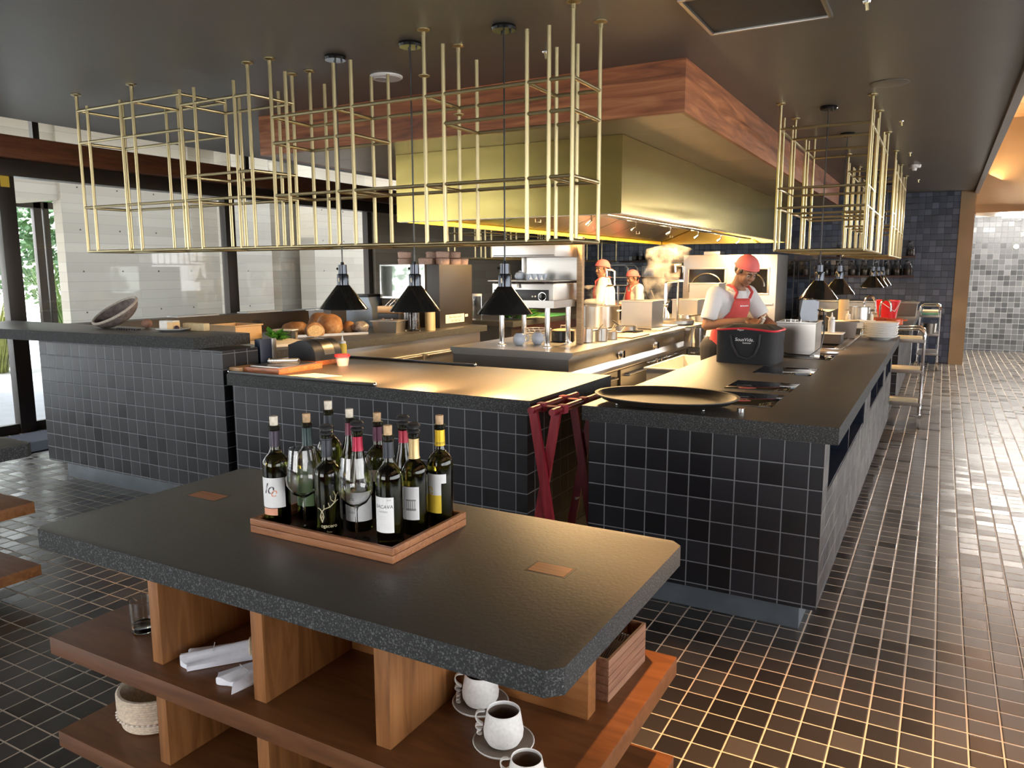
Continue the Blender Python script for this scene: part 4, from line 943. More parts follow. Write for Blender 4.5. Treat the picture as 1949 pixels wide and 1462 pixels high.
MB().tube([(-0.03, -0.25, 0.178), (-0.03, -0.252, 0.14)], [0.006, 0.013], 10).build('lever', WHITEP, s)
MB().box(-0.20, 0.30, 0.20, 0.22, 0.20, 0.44).build('back_panel', STEEL, s)
MB().box(-0.23, -0.20, 0.18, 0.225, 0.20, 0.44, 0.003).build('side_rail', STEEL, s)
h = MB().box(-0.29, 0.30, -0.235, 0.225, 0.39, 0.50, 0.006).build('raised_head', STEEL, s)
MB().box(-0.27, 0.29, -0.238, -0.234, 0.40, 0.406).build('shadow_gap', BLACK, h)
MB().box(0.31, 0.36, 0.16, 0.21, -0.345, 0.56, 0.004).build('post', PALEWOOD, s)
BW = M('bluish_porcelain', (0.66, 0.71, 0.80), 0.15)
t = thing('teapot', 'white round teapot on the salamander grill plate', 'teapot', (-3.13, 5.76, 1.467))
MB().lathe([(0, 0), (0.025, 0), (0.043, 0.015), (0.047, 0.035), (0.036, 0.06), (0.015, 0.07), (0.012, 0.078), (0, 0.08)], seg=22).build('body', BW, t)
MB().tube([(0.042, 0, 0.055), (0.062, 0, 0.05), (0.062, 0, 0.025), (0.044, 0, 0.018)], 0.005, 8).build('handle', BW, t)
for i in range(4):
    t = thing('footed_cup', ['white footed cup beside the teapot on the grill', 'second white footed cup from the teapot on the grill', 'third white footed cup from the teapot on the grill', 'rightmost white footed cup on the grill plate'][i], 'cup', (-3.035 + i * 0.038, 5.73 + i * 0.025, 1.467), 0, 'footed cups on the grill')
    MB().lathe([(0, 0), (0.013, 0), (0.008, 0.01), (0.018, 0.022), (0.024, 0.052), (0.021, 0.052), (0.014, 0.026), (0, 0.018)], seg=18).build('bowl', BW, t)
# things standing on the island
def pot(name, label, cat, x, y, z, r, h, mat=STEEL, handles=0, lid=None, longh=None, ang=0.0, group=None, wall=0.004):
    t = thing(name, label, cat, (x, y, z), ang, group)
    MB().lathe([(0, 0), (r * 0.94, 0), (r, r * 0.06), (r, h - 0.004), (r + 0.006, h), (r - wall, h), (r - wall, 0.012), (0, 0.010)], seg=32).build('body', mat, t)
    for s in ((-1, 1) if handles else ()):
        MB().tube([(s * r, -0.04, h * 0.78), (s * (r + 0.04), -0.035, h * 0.80), (s * (r + 0.04), 0.035, h * 0.80), (s * r, 0.04, h * 0.78)], 0.006, 8).build('handle', mat, t)
    if longh: MB().tube([(r, 0, h * 0.8), (r + 0.05, 0, h * 0.85), (r + longh, 0, h + 0.03)], [0.008, 0.008, 0.010], 8).build('handle', BLACK if longh > 0.18 else mat, t)
    if lid:
        l_ = MB().lathe([(0, 0.018), (r * 0.5, 0.016), (r * 0.98, 0.006), (r * 1.0, 0.0), (r * 0.95, 0.0), (0, 0.01)], (0, 0, h), 28).build('lid', lid, t)
        MB().tube([(-0.025, 0, h + 0.016), (-0.022, 0, h + 0.045), (0.022, 0, h + 0.045), (0.025, 0, h + 0.016)], 0.006, 8).build('lid_handle', STEELD, l_)
    return t
Zi = 0.921
for lab, x, y in (('left round white jug by the gantry legs', -3.105, 5.70), ('right round white jug by the gantry legs', -2.995, 5.83)):
    t = thing('round_jug', lab, 'jug', (x, y, Zi), 0.4, 'round jugs on the island')
    MB().lathe([(0, 0), (0.03, 0.002), (0.048, 0.02), (0.054, 0.05), (0.046, 0.082), (0.03, 0.1), (0.026, 0.1), (0.042, 0.08), (0.05, 0.05), (0.044, 0.022), (0, 0.008)], seg=24).build('body', BW, t)
    MB().tube([(0.04, 0, 0.085), (0.075, 0, 0.08), (0.078, 0, 0.045), (0.05, 0, 0.03)], 0.006, 8).build('handle', BW, t)
WIRE = M('white_wire', (0.75, 0.74, 0.72), 0.4, 0.2)
t = thing('wire_basket', 'white wire basket behind the round jugs on the island', 'basket', (-3.12, 6.06, Zi))
m = MB()
for k in range(6): m.tube([(0.13 * (0.6 + k * 0.08) * math.cos(a), 0.10 * (0.6 + k * 0.08) * math.sin(a), 0.006 + k * 0.022) for a in [2 * PI * j / 24 for j in range(24)]], 0.0028, 6, closed=True)
for j in range(14):
    a = 2 * PI * j / 14; m.tube([(0.13 * f_ * math.cos(a + i * 0.1), 0.10 * f_ * math.sin(a + i * 0.1), 0.006 + i * 0.022) for i, f_ in enumerate((0.6, 0.68, 0.76, 0.84, 0.92, 1.0))], 0.0025, 5)
m.build('wires', WIRE, t)
pot('casserole', 'black casserole with pale wooden lid on the island', 'pot', -2.93, 6.20, Zi, 0.105, 0.095, BLACK, 0, PALEWOOD)
pot('saucepan', 'nearest small steel pot right of the gantry leg', 'pot', -2.71, 6.20, Zi, 0.062, 0.125, STEEL, 0, None, 0.10, 0.8, 'small steel pots on the island')
pot('saucepan', 'second small steel pot right of the gantry leg', 'pot', -2.64, 6.38, Zi, 0.056, 0.115, STEEL, 0, None, 0.09, 0.9, 'small steel pots on the island')
pot('saucepan', 'third and smallest steel pot right of the gantry leg', 'pot', -2.62, 6.58, Zi, 0.052, 0.075, STEEL, 0, None, 0.09, 0.9, 'small steel pots on the island')
pot('stock_pot', 'wide steel stock pot steaming in front of the cook', 'pot', -3.29, 7.93, Zi, 0.205, 0.24, STEEL, 1)
def steelbox(name, label, cat, x0, x1, y0, y1, z0, z1, mat=STEEL, rim=0.012):
    o_ = ((x0 + x1) / 2, (y0 + y1) / 2, z0); t = thing(name, label, cat, o_); w = 0.005; m = MB(o_)
    m.box(x0, x1, y0, y1, z0, z0 + 0.008); m.box(x0, x0 + w, y0, y1, z0 + 0.008, z1); m.box(x1 - w, x1, y0, y1, z0 + 0.008, z1); m.box(x0 + w, x1 - w, y0, y0 + w, z0 + 0.008, z1); m.box(x0 + w, x1 - w, y1 - w, y1, z0 + 0.008, z1)
    m.build('body', mat, t)
    r = MB(o_)
    for a in ((x0 - rim, x1 + rim, y0 - rim, y0 + w), (x0 - rim, x1 + rim, y1 - w, y1 + rim), (x0 - rim, x0 + w, y0 + w, y1 - w), (x1 - w, x1 + rim, y0 + w, y1 - w)): r.box(*a, z1, z1 + 0.012, 0.003)
    r.build('rim', mat, t); return t
steelbox('pasta_cooker_bin', 'tall square steel bin in front of the cooks', 'steel bin', -2.98, -2.64, 7.75, 8.12, Zi, 1.215)
steelbox('pasta_cooker_bin', 'lower square steel bin farther along the island', 'steel bin', -3.05, -2.72, 9.75, 10.15, Zi, 1.16)
steelbox('pasta_cooker_bin', 'tall square steel bin before the oven window', 'steel bin', -3.02, -2.62, 10.40, 10.75, Zi, 1.36)
pot('frying_pan', 'steel frying pan on the burner before the square bin', 'pan', -2.80, 7.42, 0.935, 0.105, 0.05, STEELD, 0, None, 0.2, 2.4)
pot('round_griddle', 'big round flat pan on the island behind the white trays', 'pan', -2.74, 8.75, Zi, 0.26, 0.055, STEELD)
pot('small_pan', 'small steel pan beside the tall tap', 'pan', -2.72, 9.22, 0.935, 0.075, 0.075, STEEL, 0, None, 0.28, -0.5)
pot('small_pan', 'second small steel pan past the round griddle', 'pan', -2.56, 9.35, Zi, 0.075, 0.08, STEEL, 0, None, 0.28, -0.2)
pot('side_pot', 'shiny steel pot hung on the island side', 'pot', -2.33, 8.25, 0.72, 0.105, 0.21, CHROME, 0, None, None)
for lab, x0, y0, z in (('flat white tray on the island left of the round griddle', -2.70, 8.02, Zi), ('second flat white tray under the first on the island edge', -2.66, 7.62, Zi)):
    b = MB((x0, y0, z)); b.box(x0 - 0.14, x0 + 0.14, y0 + 0.3 - 0.17, y0 + 0.3 + 0.09, z, z + 0.022, 0.006); tag(b.build('flat_tray', WHITEP), lab, 'tray', 'white trays on the island')
b = MB((-2.58, 6.8, Zi)); b.box(-2.72, -2.47, 6.72, 7.2, Zi, Zi + 0.012, 0.003); tag(b.build('chopping_board', PALEWOOD), 'pale chopping board on the island before the frying pan', 'board')
def filler(label, x, y, z, h, reach, d):
    t = thing('pot_filler_tap', label, 'tap', (x, y, z))
    MB().tube([(0, 0, 0), (0, 0, h * 0.55), (0, 0, h)], [0.028, 0.022, 0.018], 12).build('riser', CHROME, t)
    MB().ball((0, 0, h * 0.45), 0.035, 14, (1, 1, 1.3)).build('valve', CHROME, t)
    MB().tube([(0, 0, h), (0.02 * d, 0, h + 0.02), (reach * d, 0, h + 0.03), (reach * d, 0, h + 0.19), (reach * d - 0.03 * d, 0, h + 0.21), (reach * d - 0.10 * d, 0, h + 0.21), (reach * d - 0.10 * d, 0, h + 0.13)], 0.016, 10).build('arm', CHROME, t)
    MB().tube([(0.15 * d, 0, -0.0), (0.15 * d, 0, h + 0.02)], 0.013, 8).build('second_pipe', CHROME, t)
filler('tall double jointed steel tap beside the steam cloud', -2.90, 9.0, Zi, 0.47, 0.21, 1)
filler('tall steel tap standing right of the salamander post', -3.50, 8.6, Zi, 0.42, 0.10, 1)
# drawer bench between island and right counter
steelbox('open_steel_drawer', 'open pale steel drawer bench between island and right counter', 'drawer', -2.20, -1.86, 6.35, 7.45, 0.45, 0.70, WHITEP, 0.02)
MB((-2.03, 6.9, 0)).box(-2.17, -1.89, 6.38, 7.42, 0, 0.449).build('drawer_bench', STEELD); tag(bpy.data.objects['drawer_bench'], 'dark steel bench under the open pale drawer', 'bench')
# ================================================================== OVEN WALL
o = (-2.87, 12.45, 0); t = thing('arched_oven', 'large stainless oven with an arched window behind the cook', 'oven', o)
MB(o).box(-3.59, -2.17, 12.0, 12.9, 0.0, 1.775, 0.006).build('body', STEEL, t)
for i, (x0, x1) in enumerate(((-3.49, -2.94), (-2.76, -2.30))):
    f = MB(o)
    for a in ((x0 - 0.03, x1 + 0.03, 1.555, 1.585), (x0 - 0.03, x1 + 0.03, 1.17, 1.2), (x0 - 0.03, x0, 1.2, 1.555), (x1, x1 + 0.03, 1.2, 1.555)): f.box(a[0], a[1], 11.975, 11.999, a[2], a[3], 0.004)
    d = f.build('door_frame', STEEL, t)
    MB(o).box(x0, x1, 11.994, 11.999, 1.2, 1.555).build('window', BLACKG, d)
    ar = MB(o); cx = (x0 + x1) / 2; w = (x1 - x0) / 2 - 0.04
    ar.tube([(cx + w * math.cos(a), 11.985, 1.30 + 0.19 * math.sin(a)) for a in [PI * k / 16 for k in range(17)]], 0.014, 8)
    if i == 0:
        for k, dx in enumerate((-0.12, -0.02, 0.07)): ar.tube([(cx + dx, 11.99, 1.22), (cx + dx - 0.02, 11.99, 1.34)], 0.012, 6)
    ar.build('arch', STEELD, d)
MB(o).box(-3.55, -2.2, 11.95, 11.999, 1.02, 1.05, 0.004).build('ledge', STEEL, t)
MB(o).box(-3.3, -3.05, 12.1, 12.4, 1.7755, 1.83, 0.004).build('flue_box', STEEL, t)
t = thing('wire_rack', 'dark wire rack standing right of the oven', 'rack', (-1.95, 13.1, 0))
m = MB()
for x in (-0.12, 0.12):
    for y in (-0.2, 0.2): m.tube([(x, y, 0), (x, y, 1.7)], 0.01, 6)
for z in (0.2, 0.5, 0.8, 1.1, 1.4, 1.68):
    for y in (-0.2, -0.07, 0.07, 0.2): m.tube([(-0.12, y, z), (0.12, y, z)], 0.006, 6)
    for x in (-0.12, 0.12): m.tube([(x, -0.2, z), (x, 0.2, z)], 0.008, 6)
m.build('wires', BLACK, t)
t = thing('back_worktop_fridge', 'pale low steel drawer fridge along the back wall', 'fridge', (-1.1, 13.95, 0))
MB().box(-0.75, 0.72, -0.3, 0.5, 0.0, 1.02, 0.006).build('body', WHITEP, t)
for i in range(3):
    d = MB().box(-0.73 + i * 0.48, -0.27 + i * 0.48, -0.325, -0.3005, 0.15, 0.90, 0.005).build('door', STEEL, t)
    MB().box(-0.70 + i * 0.48, -0.30 + i * 0.48, -0.333, -0.3255, 0.84, 0.86).build('handle', BLACK, d)
MB().box(-0.76, 0.73, -0.32, 0.5, 1.0205, 1.045, 0.004).build('worktop', STEELD, t)
# wall shelves with jars
SHW = M('shelf_brown', (0.075, 0.035, 0.028), 0.5)
for lab, x0, x1, z in (('upper brown wall shelf at right with a single glass jar', -1.9, -0.42, 1.735), ('lower brown wall shelf at right full of glass jars', -2.46, -0.42, 1.415), ('upper dark wall shelf at left behind the cooks', -5.55, -4.0, 1.70), ('lower dark wall shelf at left carrying bamboo steamers', -5.1, -3.7, 1.385)):
    b = MB(((x0 + x1) / 2, YB - 0.11, z)); b.box(x0, x1, YB - 0.22, YB - 0.001, z, z + 0.03, 0.003); tag(b.build('wall_shelf', SHW), lab, 'shelf')
JG = glassm('jar_glass', (0.95, 0.97, 0.97), 0.02, 1.45)
fills = [M('jar_fill_%d' % i, c, 0.8, 0, 0.25, 60) for i, c in enumerate([(0.6, 0.5, 0.36), (0.32, 0.18, 0.08), (0.7, 0.66, 0.58), (0.12, 0.08, 0.05), (0.55, 0.42, 0.2)])]
def jar(label, x, z, r, h, f, lid=True, group=None):
    t = thing('glass_jar', label, 'jar', (x, YB - 0.11, z), 0, group)
    MB().lathe([(0, 0), (r * 0.95, 0), (r, 0.01), (r, h * 0.62), (r * 0.6, h * 0.82), (r * 0.6, h * 0.9), (r * 0.55, h * 0.9), (r * 0.55, h * 0.82), (r * 0.94, h * 0.61), (r * 0.94, 0.012), (0, 0.008)], seg=18).build('body', JG, t)
    MB().lathe([(0, 0.0095), (r * 0.92, 0.0135), (r * 0.92, h * 0.45), (0, h * 0.47)], seg=16).build('filling', fills[f], t)
    if lid: MB().lathe([(0, h * 0.9), (r * 0.66, h * 0.9), (r * 0.66, h), (0, h)], seg=16).build('lid', BLACK, t)
nm = ['leftmost jar of the lower right shelf, before the shade', 'second jar of the lower right shelf, next to a lamp', 'third jar of the lower right shelf, pale filling', 'fourth jar of the lower right shelf, brown filling', 'fifth jar of the lower right shelf, white filling', 'sixth jar of the lower right shelf, behind the far lamp', 'seventh jar of the lower right shelf, pale contents', 'eighth jar of the lower right shelf, full of white', 'ninth jar of the lower right shelf, dark ring filling', 'rightmost jar of the lower right shelf']
for i, px in enumerate((-2.33, -2.12, -1.78, -1.58, -1.36, -1.17, -1.0, -0.83, -0.68, -0.52)):
    jar(nm[i], px, 1.4455, 0.072, 0.25, (1, 2, 0, 1, 2, 3, 0, 2, 3, 1)[i], True, 'jars on the lower right shelf')
jar('single lidded jar at the right end of the upper shelf', -0.50, 1.7655, 0.07, 0.24, 3, True)
jar('dark jar on the upper right shelf behind the rod cage', -1.55, 1.7655, 0.07, 0.2, 3, True)
for i, px in enumerate((-5.28, -5.16, -5.02, -4.88, -4.74, -4.56, -4.44)):
    jar(['leftmost small pepper mill jar on the left shelf', 'second white capped jar on the left shelf', 'third small jar on the left shelf with round label', 'fourth small jar on the left shelf with round label', 'fifth dark small jar on the left shelf', 'sixth tall white capped jar on the left shelf', 'rightmost small jar on the left shelf near the steam'][i], px, 1.7305, 0.05, 0.19 if i in (0, 1, 5, 6) else 0.14, (2, 2, 3, 3, 3, 2, 2)[i], i in (2, 3, 4), 'jars on the upper left shelf')
BAM = M('bamboo', (0.55, 0.36, 0.16), 0.6, 0, 0.2, 30)
def steamer(label, x, y, z, r, n):
    for i in range(n):
        b = MB((x, y, z + i * 0.085)); b.lathe([(0, 0.0), (r, 0.0), (r, 0.07), (r * 1.03, 0.072), (r * 1.03, 0.084), (0, 0.084)], (x, y, z + i * 0.085), 24)
        tag(b.build('bamboo_steamer', BAM), label[i], 'steamer', 'bamboo steamers on the left shelf')
steamer(['bottom bamboo steamer of the left short stack', 'second bamboo steamer of the left short stack', 'top bamboo steamer of the left short stack'], -4.78, YB - 0.11, 1.4155, 0.095, 3)
steamer(['bottom bamboo steamer of the right tall stack', 'second lowest steamer of the right tall stack', 'third steamer of the right tall stack in steam'], -4.45, YB - 0.11, 1.4155, 0.11, 3)
t = thing('tray_trolley', 'white tubular tray rack trolley behind the cooks', 'trolley', (-5.3, 13.6, 0))
m = MB()
for y in (-0.25, 0.25): m.tube([(-0.28, y, 0.0), (-0.28, y, 1.58), (-0.22, y, 1.64), (0.22, y, 1.64), (0.28, y, 1.58), (0.28, y, 0.0)], 0.018, 8)
m.build('frame', WHITEP, t)
for i in range(9): MB().box(-0.26, 0.26, -0.25, 0.25, 0.25 + i * 0.145, 0.262 + i * 0.145).build('tray_shelf', WHITEP, t)
t = thing('picture_frame', 'small white rectangular frame on the back wall', 'frame', (-5.0, YB - 0.03, 1.52))
m = MB()
for a in ((-0.15, 0.15, 0.08, 0.105), (-0.15, 0.15, -0.105, -0.08), (-0.15, -0.125, -0.08, 0.08), (0.125, 0.15, -0.08, 0.08)): m.box(a[0], a[1], -0.015, 0.028, a[2], a[3])
m.build('border', WHITEP, t); MB().box(-0.125, 0.125, 0.0, 0.028, -0.08, 0.08).build('panel', BLACKG, t)
# ================================================================== PREPARATION COUNTER
zd = 0.9205
slab('granite_worktop', 'dark worktop continuing past the black cabinet with green chard', rect(-6.42, -4.61, 8.3, 12.6), 0.852, 0.92)
MB((-5.5, 10.4, 0)).box(-6.35, -4.66, 8.35, 12.55, 0, 0.851).build('preparation_bench', STEELD); tag(bpy.data.objects['preparation_bench'], 'steel bench below the farther worktop behind the island', 'bench')
b = MB((-4.98, 4.72, zd)); b.prism([(-4.83, 4.48), (-4.70, 4.95), (-5.16, 5.10), (-5.29, 4.62)], zd, zd + 0.022, 0.003); tag(b.build('cutting_board', M('cream_board', (0.80, 0.72, 0.58), 0.5)), 'cream cutting board at the near end of the bread worktop', 'board')
t = steelbox('tan_container', 'tan open container box behind the left bar top', 'container', -5.75, -5.42, 4.72, 5.02, zd, 1.06, M('tan_plastic', (0.62, 0.40, 0.20), 0.5))
t = thing('sheet_tray', 'metal sheet tray of bread loaves on the worktop', 'tray', (-5.38, 5.80, zd), math.radians(62))
MB().box(-0.36, 0.36, -0.22, 0.22, 0.0, 0.006).box(-0.37, 0.37, -0.23, -0.22, 0, 0.022).box(-0.37, 0.37, 0.22, 0.23, 0, 0.022).box(-0.37, -0.36, -0.22, 0.22, 0, 0.022).box(0.36, 0.37, -0.22, 0.22, 0, 0.022).build('tray', STEELD, t)
CR = nodes('bread_crust'); f_ = nz(CR[1], 9, 6); CR[1].links.new(ramp(CR[1], f_, [(0.3, (0.16, 0.06, 0.02)), (0.55, (0.40, 0.19, 0.07)), (0.75, (0.66, 0.50, 0.32))]), CR[2].inputs['Base Color']); setb(CR[2], None, 0.7); bump(CR[1], CR[2], f_, 0.4, 0.01); CR = CR[0]
CRUMB = M('bread_crumb', (0.68, 0.50, 0.27), 0.9, 0, 0.2, 60, 0.4, 120)
def bread(label, x, y, z, r, s, rz, cut=False):
    t = thing('bread_loaf', label, 'bread', (x, y, z), rz, 'bread loaves on the sheet tray')
    m = MB(); n = 14; pr = [(r * math.sin(PI * i / n) ** 0.8, max(-r * 0.62, -r * math.cos(PI * i / n)) * s[2] + r * 0.62 * s[2]) for i in range(n + 1)]; pr[0] = (0, pr[0][1]); pr[-1] = (0, pr[-1][1])
    m.lathe(pr, (0, 0, 0), 24, s[0], s[1])
    for v in m.bm.verts:
        v.co += v.co.normalized() * 0.012 * noise.noise(v.co * 14)
        if cut and v.co.x > r * 0.35: v.co.x = r * 0.35
        v.co.z = max(v.co.z, 0)
    m.build('crust', CR, t)
    if cut: MB().lathe([(0, 0), (r * 0.86, 0), (0, 0.001)], (r * 0.351, 0, r * 0.62 * s[2]), 22, mtx=Matrix.Rotation(PI / 2, 3, 'Y') @ Matrix.Diagonal((s[2] * 0.8, s[1] * 0.98, 1))).build('crumb', CRUMB, t)
bread('long dark loaf at the left end of the bread tray', -5.58, 5.60, 0.928, 0.10, (1.5, 0.9, 0.75), 0.3)
bread('round floury loaf behind on the bread tray', -5.60, 5.98, 0.935, 0.12, (1.1, 0.95, 0.95), 0.1)
bread('cut loaf with pale crumb in front of the bread tray', -5.27, 5.54, 0.928, 0.10, (1.35, 0.9, 0.8), -0.5, True)
bread('large round brown loaf in the middle of the tray', -5.33, 5.82, 0.928, 0.125, (1.05, 0.95, 0.95), 0.6)
bread('small loaf at the right end of the bread tray', -5.28, 6.06, 0.928, 0.085, (1.2, 0.85, 0.8), -0.7)
def gn(label, x, y, z, lx, ly, h, rz=0, lid=True, mat=STEEL):
    t = thing('steel_food_pan', label, 'food pan', (x, y, z), rz)
    m = MB(); v = [(-lx * .9, -ly * .9, 0), (lx * .9, -ly * .9, 0), (lx * .9, ly * .9, 0), (-lx * .9, ly * .9, 0), (-lx, -ly, h), (lx, -ly, h), (lx, ly, h), (-lx, ly, h)]
    m.poly(v, [(3, 2, 1, 0), (0, 1, 5, 4), (1, 2, 6, 5), (2, 3, 7, 6), (3, 0, 4, 7)]); m.build('pan', mat, t, recalc=False)
    MB().box(-lx - 0.02, lx + 0.02, -ly - 0.02, ly + 0.02, h, h + 0.008, 0.003).build('lid' if lid else 'rim', mat, t)
    if lid: MB().box(-0.04, 0.04, -0.012, 0.012, h + 0.008, h + 0.016, 0.003).build('grip', mat, t)
gn('steel food pan with lid right of the bread tray', -4.96, 6.30, zd, 0.135, 0.12, 0.115, 0.25)
gn('small steel lidded pan behind the bread loaves', -5.95, 6.35, zd, 0.09, 0.09, 0.20, 0.3)
t = thing('wrapped_loaf', 'plastic wrapped dark loaf left of the steel food pan', 'wrapped food', (-5.12, 6.04, zd))
m = MB().ball((0, 0, 0.062), 0.088, 20, (1.0, 0.9, 0.7))
for v in m.bm.verts: v.co += v.co.normalized() * 0.012 * noise.noise(v.co * 30)
m.build('loaf', M('wrapped_dark', (0.30, 0.26, 0.24), 0.15, 0, 0.6, 30, 0.8, 40), t)
t = thing('herb_container', 'clear box of green herbs with pale lid near the cutting board', 'container', (-5.28, 5.16, zd), 0.4)
MB().box(-0.10, 0.10, -0.07, 0.07, 0, 0.085, 0.008).build('box', glassm('clear_plastic', (0.95, 0.97, 0.95), 0.1, 1.3), t); MB().box(-0.105, 0.105, -0.075, 0.075, 0.0855, 0.093, 0.002).build('lid', WHITEP, t)
def leaves(name, label, cat, c, n, spread, size, mat, seed):
    m = MB(c); rnd = random.Random(seed)
    for _ in range(n):
        a = rnd.uniform(0, 2 * PI); r = rnd.random() ** 0.5; p = Vector(c) + Vector((math.cos(a) * r * spread[0], math.sin(a) * r * spread[1], 0.01 + rnd.random() * spread[2]))
        d = Vector((rnd.uniform(-1, 1), rnd.uniform(-1, 1), rnd.uniform(0.0, 0.4))).normalized() * size; s = d.cross(Vector((0, 0, 1))).normalized() * size * 0.4; up = Vector((0, 0, size * 0.18))
        m.poly([p, p + d * 0.4 + s + up, p + d, p + d * 0.4 - s + up, p + d * 0.5], [(0, 4, 1), (1, 4, 2), (2, 4, 3), (3, 4, 0)])
    return tag(m.build(name, mat, None, angle=60, recalc=False), label, cat)
GRN = M('fresh_green', (0.10, 0.36, 0.05), 0.45, 0, 0.4, 20)
leaves('basil_bunch', 'bright green basil leaves lying by the clear herb box', 'herbs', (-5.20, 5.0, zd), 36, (0.09, 0.07, 0.05), 0.09, GRN, 3)
t = thing('chard_bunch', 'green chard leaves with pale stalks on the far worktop', 'vegetable', (-4.80, 8.75, zd), 0.5)
lv = leaves('leafy_part', '', '', (0, 0, 0), 46, (0.22, 0.12, 0.08), 0.17, GRN, 5); lv.parent = t
for k_ in ('label', 'category'): del lv[k_]
m = MB()
for i in range(7): m.tube([(0.1, -0.06 + i * 0.02, 0.02), (0.25, -0.05 + i * 0.018, 0.03), (0.42, -0.04 + i * 0.015, 0.018)], [0.004, 0.007, 0.009], 6)
m.build('stalks', M('pale_green_stalk', (0.55, 0.68, 0.35), 0.5), t)
b = MB((-4.85, 9.6, zd)); b.box(-5.1, -4.64, 9.25, 10.0, zd, zd + 0.02, 0.003); tag(b.build('cutting_board', M('green_board', (0.10, 0.42, 0.16), 0.5)), 'green cutting board behind the island at far left', 'board')
# black cabinet with a glass door, baskets on top
o = (-5.2, 7.3, zd); t = thing('display_cabinet', 'black countertop cabinet with a glass door and paper note', 'cabinet', o)
CABM = M('cabinet_black', (0.022, 0.018, 0.015), 0.35, 0.1)
MB(o).box(-5.60, -4.80, 6.99, 7.66, zd, 1.615, 0.006).build('body', CABM, t)
f = MB(o)
for a in ((-5.60, -4.98, 1.60, 1.615), (-5.60, -4.98, 1.24, 1.26), (-5.60, -5.585, 1.26, 1.6), (-4.99, -4.98, 1.26, 1.6)): f.box(a[0], a[1], 6.968, 6.989, a[2], a[3])
d = f.build('door_frame', CHROME, t); MB(o).box(-5.585, -4.99, 6.975, 6.985, 1.26, 1.6).build('glass_door', M('mirror_glass', (0.60, 0.66, 0.62), 0.03, 0.85), d)
n = MB(o).box(-4.7995, -4.7975, 7.10, 7.48, 0.965, 1.06).build('paper_note', paper('note_paper', (0.78, 0.74, 0.64)), t)
NI = M('note_ink', (0.35, 0.12, 0.12), 0.7)
for i, s_ in enumerate(('Baar Avaa suma', 'Taar Saar ull')):
    text('handwriting', s_, 0.04, NI, n, (-4.7968 + 5.2 * 0 - o[0], 7.29 - o[1], 1.032 - zd - i * 0.04), (PI / 2, 0, PI / 2), 0.0003, sx=1.0, shear=0.25)
MB(o).box(-4.7995, -4.7975, 7.50, 7.56, 1.02, 1.05).build('paper_tag', WHITEP, t)
BKT = M('pink_woven_basket', (0.68, 0.46, 0.36), 0.85, 0, 0.15, 60, 0.5, 160)
bl_ = [(-5.36, 7.12, 0), (-5.36, 7.12, 1), (-5.06, 7.10, 0), (-4.92, 7.24, 0), (-4.92, 7.24, 1), (-5.12, 7.33, 0), (-5.12, 7.33, 1), (-4.90, 7.44, 0), (-4.90, 7.44, 1), (-4.90, 7.60, 0)]
bn = ['lower basket of the leftmost stack on the cabinet', 'upper basket of the leftmost stack on the cabinet', 'pale single basket at the cabinet front', 'lower basket of the second stack on the cabinet', 'upper basket of the second stack on the cabinet', 'lower basket of the rear stack on the cabinet', 'upper basket of the rear stack on the cabinet', 'lower basket of the third stack on the cabinet', 'upper basket of the third stack on the cabinet', 'rightmost low basket on the black cabinet']
b0 = None
for (x, y, k), lb in zip(bl_, bn):
    p = (x, y, 1.616 + k * 0.075)
    if b0 is None:
        b0 = thing('tortilla_basket', lb, 'basket', p, 0, 'tortilla baskets on the cabinet')
        MB().lathe([(0, 0), (0.068, 0), (0.075, 0.01), (0.076, 0.045), (0, 0.045)], seg=22).build('base', BKT, b0); MB().lathe([(0, 0.0455), (0.079, 0.0455), (0.079, 0.062), (0.06, 0.073), (0, 0.073)], seg=22).build('lid', BKT, b0)
    else: dup(b0, p, None, lb)
# machines in front of the cabinet
t = thing('slicing_machine', 'pale blue grey countertop machine with black top before the window', 'machine', (-5.82, 6.98, zd), 0.15)
BLM = M('machine_blue', (0.30, 0.36, 0.44), 0.35, 0.4)
MB().extr([(-0.17, 0.0), (0.17, 0.0), (0.17, 0.20), (0.12, 0.33), (-0.17, 0.33)], 'y', -0.16, 0.16).build('body', BLM, t); MB().box(-0.18, 0.125, -0.165, 0.165, 0.3305, 0.36, 0.006).build('top_cover', BLACK, t)
pl = MB().box(-0.09, 0.09, -0.164, -0.161, 0.17, 0.215, 0.002).build('name_plate', M('plate_silver', (0.6, 0.65, 0.7), 0.3, 0.6), t)
text('lettering', 'GRAVITY', 0.034, BLM, pl, (0, -0.1645, 0.192), (PI / 2, 0, 0), 0.0004)
t = thing('panini_grill', 'small copper coloured panini grill with dials left of the grain jar', 'grill', (-5.22, 6.72, zd), 0.1)
MB().box(-0.13, 0.13, -0.12, 0.12, 0.02, 0.17, 0.006).build('base', BLACK, t); MB().box(-0.135, 0.135, -0.12, 0.12, 0.172, 0.25, 0.01).build('lid', M('copper_lid', (0.55, 0.32, 0.15), 0.35, 0.7), t)
for x in (-0.05, 0.06): MB().lathe([(0.022, 0), (0.02, 0.015), (0, 0.016)], (x, -0.121, 0.10), 14, mtx=Matrix.Rotation(PI / 2, 3, 'X')).build('dial', CHROME, t)
wr = MB()
for k in range(3): wr.tube([(-0.05 + k * 0.05, -0.1, 0.25), (0.0 + k * 0.05, -0.02, 0.33), (0.02 + k * 0.05, 0.05, 0.25)], 0.003, 6)
wr.build('wire_handle', CHROME, t)
t = thing('grain_jar', 'tall clear jar full of brown grains before the cabinet', 'jar', (-4.86, 6.56, zd))
MB().lathe([(0, 0), (0.085, 0), (0.088, 0.02), (0.085, 0.24), (0.07, 0.29), (0.066, 0.29), (0.081, 0.24), (0.084, 0.02), (0, 0.006)], seg=26).build('glass', JG, t)
